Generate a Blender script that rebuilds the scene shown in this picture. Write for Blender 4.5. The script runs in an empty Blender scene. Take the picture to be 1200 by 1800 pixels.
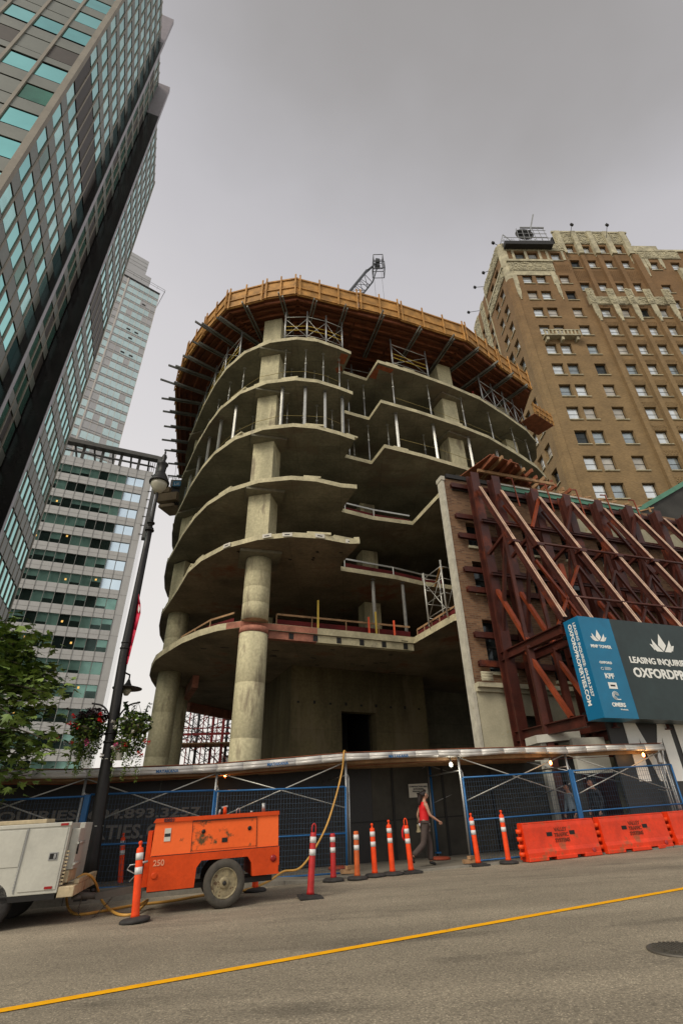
import bpy, math, random
from mathutils import Vector, Matrix
random.seed(7)
R = math.radians
scene = bpy.context.scene
C = scene.collection

# ------------------------------------------------------------------ camera, sky, sun
W2, H2, FOC = 600.0, 900.0, 880.0            # survey of the photograph: principal point and focal length
MR = Matrix(((0.99976, 0.02203, 0.0), (0.01142, -0.51808, 0.85525), (-0.01884, 0.85505, 0.51821)))
cam_d = bpy.data.cameras.new('camera'); cam = bpy.data.objects.new('camera', cam_d); C.objects.link(cam)
cam_d.sensor_fit = 'VERTICAL'; cam_d.sensor_height = 36.0; cam_d.sensor_width = 24.0
cam_d.lens = FOC / 1800 * 36; cam_d.clip_start = 0.05; cam_d.clip_end = 3000
r3 = Matrix(((MR[0][0], MR[0][1], -MR[0][2]), (MR[1][0], MR[1][1], -MR[1][2]), (MR[2][0], MR[2][1], -MR[2][2])))
cam.matrix_world = r3.to_4x4(); scene.camera = cam
scene.render.resolution_x, scene.render.resolution_y = 682, 1024

world = bpy.data.worlds.new('World'); scene.world = world; world.use_nodes = True
nt = world.node_tree; nt.nodes.clear()
SUN_EL, SUN_AZ = R(42), R(230)               # azimuth measured from +x towards +y
def wn(t, **k):
    n = nt.nodes.new(t)
    for a, b in k.items(): setattr(n, a, b)
    return n
out = wn('ShaderNodeOutputWorld'); bg = wn('ShaderNodeBackground'); bg2 = wn('ShaderNodeBackground'); add = wn('ShaderNodeAddShader')
sky = wn('ShaderNodeTexSky', sky_type='NISHITA', sun_disc=False, sun_elevation=SUN_EL, sun_rotation=R(90) - SUN_AZ)
sky.air_density = 1.5; sky.dust_density = 4.0
nt.links.new(sky.outputs[0], bg2.inputs[0]); bg2.inputs[1].default_value = 0.008
tc = wn('ShaderNodeTexCoord'); sep = wn('ShaderNodeSeparateXYZ'); nt.links.new(tc.outputs['Generated'], sep.inputs[0])
n1 = wn('ShaderNodeTexNoise'); n1.inputs['Scale'].default_value = 2.2; n1.inputs['Detail'].default_value = 5; n1.inputs['Roughness'].default_value = .5
mp = wn('ShaderNodeMapping'); mp.inputs['Scale'].default_value = (1, 1, 1.6); nt.links.new(tc.outputs['Generated'], mp.inputs[0]); nt.links.new(mp.outputs[0], n1.inputs[0])
m1 = wn('ShaderNodeMath', operation='MULTIPLY_ADD'); nt.links.new(n1.outputs[0], m1.inputs[0]); m1.inputs[1].default_value = 0.16
mxx = wn('ShaderNodeMath', operation='MULTIPLY_ADD'); nt.links.new(sep.outputs['X'], mxx.inputs[0]); mxx.inputs[1].default_value = .20; nt.links.new(sep.outputs['Z'], mxx.inputs[2]); nt.links.new(mxx.outputs[0], m1.inputs[2])
m2 = wn('ShaderNodeMath', operation='SUBTRACT'); nt.links.new(m1.outputs[0], m2.inputs[0]); m2.inputs[1].default_value = 0.08
ramp = wn('ShaderNodeValToRGB'); nt.links.new(m2.outputs[0], ramp.inputs[0])
stops = [(0.0, (.75, .71, .66)), (.28, (.69, .655, .625)), (.50, (.62, .595, .595)), (.72, (.54, .52, .53)), (.86, (.455, .44, .455)), (.93, (.365, .350, .352)), (1.0, (.275, .258, .245))]
stops = [(p, tuple(x * .84 for x in c)) for p, c in stops]
cr = ramp.color_ramp; cr.interpolation = 'B_SPLINE'
while len(cr.elements) < len(stops): cr.elements.new(.5)
for e, (p, c) in zip(cr.elements, stops): e.position = p; e.color = (*c, 1)
nt.links.new(ramp.outputs[0], bg.inputs[0]); bg.inputs[1].default_value = 1.0
nt.links.new(bg.outputs[0], add.inputs[0]); nt.links.new(bg2.outputs[0], add.inputs[1]); nt.links.new(add.outputs[0], out.inputs[0])

sd = bpy.data.lights.new('sun', 'SUN'); sd.energy = 1.5; sd.angle = R(24); sd.color = (1, .90, .76)
sun = bpy.data.objects.new('sun', sd); C.objects.link(sun)
sdir = Vector((math.cos(SUN_EL) * math.cos(SUN_AZ), math.cos(SUN_EL) * math.sin(SUN_AZ), math.sin(SUN_EL)))
sun.rotation_euler = sdir.to_track_quat('Z', 'Y').to_euler()
scene.view_settings.view_transform = 'Standard'; scene.view_settings.look = 'None'
scene.view_settings.exposure = 0.45; scene.view_settings.gamma = 1.0
scene.render.engine = 'CYCLES'; scene.cycles.max_bounces = 5; scene.cycles.diffuse_bounces = 2; scene.cycles.transparent_max_bounces = 12

# ------------------------------------------------------------------ survey helpers
def ray(px, py): return MR @ Vector(((px - W2) / FOC, -(py - H2) / FOC, 1.0))
def at(px, py, Y): r = ray(px, py); return r * (Y / r.y)
def onz(px, py, z): r = ray(px, py); return r * (z / r.z)
def gz(x, y): return -1.38 + .035 * x + .01 * y
def G(px, py, h=0.0):
    n = Vector((-.035, -.01, 1)); r = ray(px, py); return r * ((Vector((0, 0, -1.38 + h)) @ n) / (r @ n))
def proj(P):
    v = MR.transposed() @ Vector(P)
    if v.z <= .01: return (-9999, -9999)
    return (W2 + FOC * v.x / v.z, H2 - FOC * v.y / v.z)
def U(a): a = R(a); return Vector((math.cos(a), math.sin(a), 0))
Z = Vector((0, 0, 1))
def V(*a): return Vector(a[0] if len(a) == 1 else a)

# ------------------------------------------------------------------ materials
MATS = {}
def mat(name, col, rough=.8, metal=0.0, var=.25, scale=1.5, fine=18., bump=.15, col2=None, streak=0.0, emit=None, spec=.5, trans=0, alpha=1, stain=None, stain_amt=.5, stain_scale=.6, seam=None):
    if name in MATS: return MATS[name]
    m = bpy.data.materials.new(name); m.use_nodes = True; t = m.node_tree; N = t.nodes; L = t.links
    b = N['Principled BSDF']; b.inputs['Roughness'].default_value = rough; b.inputs['Metallic'].default_value = metal
    b.inputs['Specular IOR Level'].default_value = spec
    tcn = N.new('ShaderNodeTexCoord'); mpn = N.new('ShaderNodeMapping'); L.new(tcn.outputs['Object'], mpn.inputs[0])
    mpn.inputs['Scale'].default_value = (1, 1, .25 if streak else 1)
    a = N.new('ShaderNodeTexNoise'); a.inputs['Scale'].default_value = scale; a.inputs['Detail'].default_value = 6; L.new(mpn.outputs[0], a.inputs[0])
    f = N.new('ShaderNodeTexNoise'); f.inputs['Scale'].default_value = fine; f.inputs['Detail'].default_value = 4; L.new(tcn.outputs['Object'], f.inputs[0])
    mx = N.new('ShaderNodeMix'); mx.data_type = 'RGBA'
    c2 = col2 if col2 else tuple(c * (1 - var) for c in col); c1 = tuple(min(1, c * (1 + var * .6)) for c in col)
    mr = N.new('ShaderNodeMapRange'); L.new(a.outputs[0], mr.inputs[0]); mr.inputs[1].default_value = .3; mr.inputs[2].default_value = .7
    L.new(mr.outputs[0], mx.inputs[0]); mx.inputs[6].default_value = (*c2, 1); mx.inputs[7].default_value = (*c1, 1)
    mm = N.new('ShaderNodeMix'); mm.data_type = 'RGBA'; mm.blend_type = 'MULTIPLY'; mm.inputs[0].default_value = min(1, var * 1.6)
    L.new(mx.outputs[2], mm.inputs[6])
    g = N.new('ShaderNodeMapRange'); L.new(f.outputs[0], g.inputs[0]); g.inputs[1].default_value = .25; g.inputs[2].default_value = .75; g.inputs[3].default_value = .6; g.inputs[4].default_value = 1.15
    L.new(g.outputs[0], mm.inputs[7]); last = mm.outputs[2]
    if stain:
        s = N.new('ShaderNodeTexNoise'); s.inputs['Scale'].default_value = stain_scale; s.inputs['Detail'].default_value = 7; s.inputs['Roughness'].default_value = .65
        L.new(mpn.outputs[0], s.inputs[0]); sr = N.new('ShaderNodeMapRange'); L.new(s.outputs[0], sr.inputs[0])
        sr.inputs[1].default_value = 1 - stain_amt; sr.inputs[2].default_value = 1 - stain_amt + .08
        sx = N.new('ShaderNodeMix'); sx.data_type = 'RGBA'; L.new(sr.outputs[0], sx.inputs[0]); L.new(last, sx.inputs[6]); sx.inputs[7].default_value = (*stain, 1); last = sx.outputs[2]
    if seam:
        bt = N.new('ShaderNodeTexBrick'); L.new(tcn.outputs['UV'], bt.inputs[0]); bt.inputs['Scale'].default_value = 1; bt.inputs['Brick Width'].default_value = seam[0]; bt.inputs['Row Height'].default_value = seam[1]; bt.inputs['Mortar Size'].default_value = .012; bt.offset = 0
        bt.inputs['Color1'].default_value = (1, 1, 1, 1); bt.inputs['Color2'].default_value = (.86, .86, .86, 1); bt.inputs['Mortar'].default_value = (seam[2],) * 3 + (1,)
        ss = N.new('ShaderNodeMix'); ss.data_type = 'RGBA'; ss.blend_type = 'MULTIPLY'; ss.inputs[0].default_value = 1; L.new(last, ss.inputs[6]); L.new(bt.outputs[0], ss.inputs[7]); last = ss.outputs[2]
    L.new(last, b.inputs['Base Color'])
    if bump:
        bp = N.new('ShaderNodeBump'); bp.inputs['Strength'].default_value = bump; bp.inputs['Distance'].default_value = .02; L.new(f.outputs[0], bp.inputs['Height']); L.new(bp.outputs[0], b.inputs['Normal'])
    if emit: b.inputs['Emission Color'].default_value = (*emit[0], 1); b.inputs['Emission Strength'].default_value = emit[1]
    if trans: b.inputs['Transmission Weight'].default_value = trans
    if alpha < 1: b.inputs['Alpha'].default_value = alpha
    MATS[name] = m; return m
def brick_mat(name, c1, c2, mortar, bw=.24, bh=.075, zgrad=None, rough=.9):
    m = bpy.data.materials.new(name); m.use_nodes = True; t = m.node_tree; N = t.nodes; L = t.links; b = N['Principled BSDF']; b.inputs['Roughness'].default_value = rough
    uv = N.new('ShaderNodeTexCoord'); br = N.new('ShaderNodeTexBrick'); L.new(uv.outputs['UV'], br.inputs[0])
    br.inputs['Color1'].default_value = (*c1, 1); br.inputs['Color2'].default_value = (*c2, 1); br.inputs['Mortar'].default_value = (*mortar, 1)
    br.inputs['Scale'].default_value = 1; br.inputs['Brick Width'].default_value = bw; br.inputs['Row Height'].default_value = bh; br.inputs['Mortar Size'].default_value = bh * .13
    ns = N.new('ShaderNodeTexNoise'); ns.inputs['Scale'].default_value = .5; ns.inputs['Detail'].default_value = 8; L.new(uv.outputs['Object'], ns.inputs[0])
    mr = N.new('ShaderNodeMapRange'); L.new(ns.outputs[0], mr.inputs[0]); mr.inputs[1].default_value = .3; mr.inputs[2].default_value = .7; mr.inputs[3].default_value = .82; mr.inputs[4].default_value = 1.12
    mm = N.new('ShaderNodeMix'); mm.data_type = 'RGBA'; mm.blend_type = 'MULTIPLY'; mm.inputs[0].default_value = 1; L.new(br.outputs[0], mm.inputs[6]); L.new(mr.outputs[0], mm.inputs[7]); last = mm.outputs[2]
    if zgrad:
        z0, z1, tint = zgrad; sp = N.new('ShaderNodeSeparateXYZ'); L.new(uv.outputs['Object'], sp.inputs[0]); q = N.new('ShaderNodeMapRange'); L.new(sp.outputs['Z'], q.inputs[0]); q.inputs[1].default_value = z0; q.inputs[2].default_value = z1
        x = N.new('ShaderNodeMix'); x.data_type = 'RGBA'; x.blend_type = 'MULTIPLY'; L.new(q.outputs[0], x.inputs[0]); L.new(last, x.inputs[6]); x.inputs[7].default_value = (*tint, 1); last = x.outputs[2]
    L.new(last, b.inputs['Base Color']); bp = N.new('ShaderNodeBump'); bp.inputs['Strength'].default_value = .3; bp.inputs['Distance'].default_value = .01; L.new(br.outputs[1], bp.inputs['Height']); L.new(bp.outputs[0], b.inputs['Normal'])
    MATS[name] = m; return m

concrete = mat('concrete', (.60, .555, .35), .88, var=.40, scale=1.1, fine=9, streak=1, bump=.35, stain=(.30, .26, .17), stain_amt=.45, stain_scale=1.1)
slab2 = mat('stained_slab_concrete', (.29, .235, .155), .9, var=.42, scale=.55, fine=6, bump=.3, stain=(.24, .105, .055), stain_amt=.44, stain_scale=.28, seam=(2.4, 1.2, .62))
wallconc = mat('board_marked_concrete', (.17, .14, .068), .9, var=.45, scale=.8, fine=7, streak=1, bump=.3, stain=(.20, .16, .09), stain_amt=.44, seam=(1.22, 2.44, .7))  # core wall concrete, darkened so its colour carries the shade under the slab
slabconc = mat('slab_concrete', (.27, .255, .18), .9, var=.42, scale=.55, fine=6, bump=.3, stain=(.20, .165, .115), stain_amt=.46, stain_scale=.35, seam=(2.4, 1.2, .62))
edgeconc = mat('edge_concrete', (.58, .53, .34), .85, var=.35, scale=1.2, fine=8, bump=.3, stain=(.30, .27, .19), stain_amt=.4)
darkconc = mat('dark_concrete', (.12, .11, .085), .95, var=.4, scale=.5)
primer = mat('red_primer', (.42, .17, .11), .8, var=.35, scale=2.5, fine=12)
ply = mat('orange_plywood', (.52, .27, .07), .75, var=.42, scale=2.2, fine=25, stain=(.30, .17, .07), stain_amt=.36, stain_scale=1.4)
plyd = mat('stained_plywood', (.17, .055, .020), .8, var=.4, scale=1.6)  # dark red-brown plywood for the formwork deck and the walkway roof
timber = mat('timber', (.40, .24, .12), .8, var=.35, scale=3, streak=1)
rustw = mat('red_brown_timber', (.30, .10, .045), .75, var=.4, scale=3)
alu = mat('dull_aluminium', (.55, .55, .50), .45, .6, var=.2)
galv = mat('galvanised_steel', (.42, .43, .42), .45, .7, var=.2, fine=30)
yellow = mat('yellow_paint', (.60, .42, .05), .6, var=.2)
rust = mat('oxide_red_steel', (.072, .016, .009), .5, .0, var=.45, scale=1.6, fine=14, stain=(.15, .032, .011), stain_amt=.42, stain_scale=.8)
rust2 = mat('bright_oxide_steel', (.26, .048, .014), .5, .0, var=.35, scale=2)
rakerm = mat('worn_primer_steel', (.70, .48, .33), .3, .1, var=.35, scale=2.5, fine=20)
blackm = mat('black_steel', (.018, .017, .016), .45, .3, var=.3)
lampm = mat('lamp_post_black', (.011, .0105, .010), .5, .2, var=.4, scale=5)
whitep = mat('white_paint', (.54, .54, .47), .45, var=.12, scale=2, stain=(.40, .36, .28), stain_amt=.30, stain_scale=2.2)
creamp = mat('rusty_cream_paint', (.58, .48, .30), .6, var=.25, scale=4, stain=(.30, .16, .06), stain_amt=.40, stain_scale=5)
redlamp = mat('red_lens', (.35, .01, .01), .3)
orangem = mat('faded_orange_paint', (1.0, .165, .035), .5, spec=.25, var=.06, scale=1.5, stain=(.16, .07, .03), stain_amt=.36, stain_scale=2.6)
oranged = mat('deep_orange_paint', (.68, .070, .008), .5, spec=.25, var=.18, scale=2, stain=(.12, .05, .02), stain_amt=.34, stain_scale=2.2)
delm = mat('orange_plastic', (.92, .075, .010), .5, var=.16, scale=6, spec=.3, stain=(.30, .05, .02), stain_amt=.36, stain_scale=9)
delf = mat('faded_orange_plastic', (.62, .12, .02), .6, var=.25, scale=6)
delr = mat('red_plastic', (.50, .02, .02), .5, var=.2, scale=6)
refl = mat('white_reflective_band', (.72, .72, .70), .4, var=.08)
reflg = mat('grey_reflective_band', (.36, .35, .33), .4, var=.1)
rubber = mat('black_rubber', (.035, .033, .031), .8, var=.3, scale=8)
tyrem = mat('dusty_tyre', (.075, .068, .055), .9, var=.3, scale=8)
rimm = mat('dirty_cream_rim', (.32, .27, .16), .6, .2, var=.4, scale=9, stain=(.10, .06, .03), stain_amt=.45, stain_scale=9)
bluem = mat('blue_fence_paint', (.02, .13, .33), .45, .2, var=.2)
meshm = mat('fence_wire', (.05, .09, .14), .5, .4, var=.1)
tarp = mat('white_tarpaulin', (.60, .59, .55), .3, var=.2, scale=3, fine=3, bump=.12, spec=.7)
hoard = mat('dark_hoarding', (.060, .057, .045), .8, var=.45, scale=.7, fine=5, bump=.3, stain=(.075, .07, .056), stain_amt=.42)
hoardk = mat('black_hoarding', (.014, .014, .014), .5, var=.3, scale=.9)
greyhoard = mat('grey_hoarding', (.034, .035, .035), .5, var=.15, scale=.8)
letterw = mat('white_lettering', (.90, .92, .87), .6, var=.06)
letterd = mat('dim_lettering', (.21, .195, .17), .7, var=.1)
signblue = mat('sign_blue', (.006, .18, .34), .45, var=.12, scale=1.0, fine=4)
signblue2 = mat('sign_deep_blue', (.006, .15, .31), .4, var=.06)
signdark = mat('sign_slate', (.022, .042, .042), .42, var=.22, scale=1.0, fine=4)
hosem = mat('yellow_hose', (.62, .34, .07), .5, var=.2, scale=4)
skin = mat('skin', (.45, .24, .16), .55, var=.08); skin2 = mat('skin_face', (.42, .22, .15), .55, var=.08)
hairm = mat('dark_hair', (.018, .013, .012), .5, var=.2, fine=60); redcl = mat('red_cloth', (.72, .012, .015), .7, var=.12, fine=30); trous = mat('brown_cloth', (.075, .055, .048), .85, var=.2)
shoem = mat('black_leather', (.012, .012, .012), .5); undw = mat('white_cloth', (.75, .74, .78), .8, var=.05); darkcl = mat('dark_cloth', (.02, .022, .028), .85); bluecl = mat('pale_blue_cloth', (.25, .33, .40), .85); bagm = mat('tan_bag', (.26, .22, .13), .8)
redmesh = mat('red_netting', (.12, .006, .006), .9, var=.4, scale=2, fine=30)
orangemesh = mat('orange_marker', (.85, .10, .02), .6)
glass_b = mat('cyan_mirror_glass', (.29, .70, .65), .06, 1.0, var=.16, scale=.12, fine=.5, bump=0)
glass_c = mat('dim_cyan_glass', (.22, .60, .56), .07, 1.0, var=.2, scale=.3, bump=0); glass_d = mat('pale_blinded_glass', (.40, .76, .70), .14, .8, var=.15, scale=1.5, bump=0)
glass_s = mat('shaded_green_glass', (.05, .20, .13), .12, .6, var=.4, scale=.3, fine=1, bump=0)  # deeper green glass, mainly for the strip between the fins
panel_g = mat('grey_spandrel_panel', (.165, .18, .15), .45, var=.12, scale=.6, fine=3, bump=0)
panel_l = mat('brown_louvre', (.045, .036, .027), .6, var=.2)
mull = mat('tan_stone_mullion', (.27, .245, .195), .7, var=.16, scale=.6, fine=6)
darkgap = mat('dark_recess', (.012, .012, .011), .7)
blackgr = mat('black_granite', (.016, .015, .014), .22, var=.4, scale=.8, fine=4, bump=0)
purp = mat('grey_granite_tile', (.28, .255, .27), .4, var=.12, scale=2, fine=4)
office_w = mat('pale_metal_cladding', (.56, .565, .55), .5, var=.06, scale=.5, fine=2, bump=0)
office_g = mat('green_office_glass', (.22, .40, .34), .10, .55, var=.35, scale=.25, fine=.8, bump=0)
office_k = mat('dark_office_glass', (.045, .075, .065), .08, .7, var=.4, scale=.4, fine=1, bump=0)
office_b = mat('bright_office_glass', (.75, .90, .98), .06, 1.0, var=.08, scale=.3, fine=.7, bump=0)
frame_g = mat('grey_steel_canopy', (.12, .12, .11), .5, .3)
winlight = mat('lit_office_lamp', (.9, .6, .2), .5, emit=((1., .55, .12), .55))
pale_g = mat('pale_green_glass', (.60, .76, .73), .18, .6, var=.10, scale=.2, fine=.6, bump=0)
pale_p = mat('pale_mauve_panel', (.47, .47, .46), .4, .2, var=.08, scale=.3, fine=1, bump=0)
pale_m = mat('pale_mullion', (.60, .56, .50), .5, var=.05)
pale_d = mat('pale_line', (.33, .33, .31), .5)
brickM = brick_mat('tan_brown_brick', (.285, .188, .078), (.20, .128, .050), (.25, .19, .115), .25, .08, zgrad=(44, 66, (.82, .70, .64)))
brickF = brick_mat('dark_red_brown_brick', (.27, .145, .075), (.13, .062, .034), (.20, .15, .095), .27, .085)
terra = mat('cream_terracotta', (.50, .46, .31), .75, var=.38, scale=1.2, fine=2.2, bump=.9, stain=(.24, .21, .13), stain_amt=.44, stain_scale=2.4)
limest = mat('cream_limestone', (.50, .47, .33), .85, var=.2, scale=1.2, stain=(.36, .28, .08), stain_amt=.36, stain_scale=1.0)
stucco = mat('pale_stucco', (.56, .54, .44), .9, var=.2, scale=3, stain=(.34, .30, .20), stain_amt=.38, stain_scale=2.5)
pane_w = mat('bright_window_pane', (.80, .86, .86), .12, .55, var=.2, scale=.35, fine=2, bump=0)
pane_m = mat('blinded_window_pane', (.52, .50, .44), .25, .2, var=.3, scale=.8, bump=0); pane_g = mat('grey_window_pane', (.38, .44, .45), .10, .6, var=.3, scale=.5, bump=0)
pane_k = mat('dark_window_pane', (.05, .06, .06), .08, .6, var=.3, bump=0)
framek = mat('dark_window_frame', (.015, .015, .013), .6)
coppergreen = mat('verdigris_trim', (.10, .26, .18), .7, var=.2)
slate = mat('slate_wall', (.045, .045, .04), .8, var=.4, scale=.8)
leafm = mat('plane_tree_leaf', (.12, .20, .030), .6, var=.45, scale=1.5, fine=3, bump=0)
leafd = mat('dark_leaf', (.022, .055, .012), .65, var=.4, bump=0)
leafl = mat('light_leaf', (.22, .32, .06), .6, var=.3, bump=0)
leafp = mat('purple_leaf', (.03, .012, .016), .6, var=.3, bump=0)
bark = mat('bark', (.10, .085, .06), .9, var=.4, scale=4)
fl_r = mat('red_petal', (.70, .015, .02), .6, bump=0); fl_p = mat('pink_petal', (.70, .12, .30), .6, bump=0); fl_w = mat('white_petal', (.75, .72, .66), .6, bump=0)
bannerm = mat('crimson_banner', (.62, .012, .055), .7, var=.2, scale=4)
lampglass = mat('frosted_lamp_glass', (.40, .39, .30), .3, var=.1)
bulbm = mat('lit_bulb', (1, .8, .5), .4, emit=((1, .45, .10), 14)); bulbw = mat('lit_white_bulb', (1, 1, .9), .4, emit=((1, .93, .75), 14))
kerbm = mat('kerb_concrete', (.25, .235, .195), .9, var=.3, scale=1.5, stain=(.14, .13, .11), stain_amt=.4)
redsteel = mat('red_scaffold_paint', (.42, .04, .04), .6, var=.2); greysc = mat('dark_scaffold', (.06, .065, .065), .6)
cablem = mat('yellow_rope', (.35, .28, .10), .8)
ironm = mat('cast_iron', (.12, .11, .09), .6, .3, var=.3, fine=20)
paperw = mat('paper_white', (.62, .60, .52), .8, var=.06)
inkm = mat('ink', (.02, .02, .03), .8)
pinkc = mat('primer_patch', (.40, .12, .05), .85, var=.3, scale=4)
steelbl = mat('crane_steel', (.10, .11, .12), .6, .2, var=.2)

def asphalt():
    m = bpy.data.materials.new('asphalt'); m.use_nodes = True; t = m.node_tree; N = t.nodes; L = t.links; b = N['Principled BSDF']; b.inputs['Roughness'].default_value = .9
    tcn = N.new('ShaderNodeTexCoord')
    def noise(s, d=5, rr=.6, dist=0):
        n = N.new('ShaderNodeTexNoise'); n.inputs['Scale'].default_value = s; n.inputs['Detail'].default_value = d; n.inputs['Roughness'].default_value = rr; n.inputs['Distortion'].default_value = dist; L.new(tcn.outputs['Object'], n.inputs[0]); return n
    big = noise(.35, 6); mid = noise(2.2, 5); vo = N.new('ShaderNodeTexVoronoi'); vo.inputs['Scale'].default_value = 42; L.new(tcn.outputs['Object'], vo.inputs[0])
    fine = noise(38, 3, .75)
    mp_ = N.new('ShaderNodeMapping'); mp_.inputs['Rotation'].default_value = (0, 0, R(-20)); mp_.inputs['Scale'].default_value = (.10, 1.1, 1); L.new(tcn.outputs['Object'], mp_.inputs[0])
    lane = N.new('ShaderNodeTexNoise'); lane.inputs['Scale'].default_value = .9; lane.inputs['Detail'].default_value = 5; L.new(mp_.outputs[0], lane.inputs[0])
    def rng(src, a, c, lo, hi):
        q = N.new('ShaderNodeMapRange'); L.new(src, q.inputs[0]); q.inputs[1].default_value = a; q.inputs[2].default_value = c; q.inputs[3].default_value = lo; q.inputs[4].default_value = hi; return q.outputs[0]
    def mul(a, c):
        q = N.new('ShaderNodeMath'); q.operation = 'MULTIPLY'; L.new(a, q.inputs[0]); L.new(c, q.inputs[1]); return q.outputs[0]
    v = mul(mul(rng(big.outputs[0], .3, .7, .88, 1.10), rng(lane.outputs[0], .32, .68, .78, 1.12)), mul(rng(mid.outputs[0], .3, .7, .93, 1.06), rng(fine.outputs[0], .3, .7, .50, 1.5)))
    sp = rng(vo.outputs['Distance'], .08, .34, 1.9, .90); v = mul(v, sp)
    st = noise(1, 6, .6); sm_ = N.new('ShaderNodeMapping'); sm_.inputs['Rotation'].default_value = (0, 0, R(-18)); sm_.inputs['Scale'].default_value = (.35, 1.7, 1); L.new(tcn.outputs['Object'], sm_.inputs[0]); L.new(sm_.outputs[0], st.inputs[0])
    v = mul(v, rng(st.outputs[0], .55, .70, 1.0, .62))
    # hairline cracks
    cr_ = N.new('ShaderNodeTexVoronoi'); cr_.feature = 'DISTANCE_TO_EDGE'; cr_.inputs['Scale'].default_value = .45
    dm = N.new('ShaderNodeMapping'); L.new(tcn.outputs['Object'], dm.inputs[0]); wob = noise(1.6, 4); vm = N.new('ShaderNodeVectorMath'); vm.operation = 'ADD'; L.new(dm.outputs[0], vm.inputs[0]); L.new(wob.outputs['Color'], vm.inputs[1]); L.new(vm.outputs[0], cr_.inputs[0])
    v = mul(v, rng(cr_.outputs['Distance'], .002, .010, .86, 1))
    cc = N.new('ShaderNodeMix'); cc.data_type = 'RGBA'; cc.blend_type = 'MULTIPLY'; cc.inputs[0].default_value = 1; cc.inputs[6].default_value = (.285, .247, .180, 1); L.new(v, cc.inputs[7]); L.new(cc.outputs[2], b.inputs['Base Color'])
    bp = N.new('ShaderNodeBump'); bp.inputs['Strength'].default_value = .5; bp.inputs['Distance'].default_value = .006; L.new(fine.outputs[0], bp.inputs['Height']); L.new(bp.outputs[0], b.inputs['Normal'])
    return m
asph = asphalt()
sidem = mat('sidewalk_concrete', (.20, .18, .14), .9, var=.3, scale=1.2, fine=30, stain=(.13, .12, .10), stain_amt=.4)
def line_mat():
    m = mat('road_line_yellow', (1.0, .46, .004), .85, spec=.2, var=.12, scale=6, fine=60, stain=(.40, .24, .07), stain_amt=.38, stain_scale=7); return m
linem = line_mat()

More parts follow.
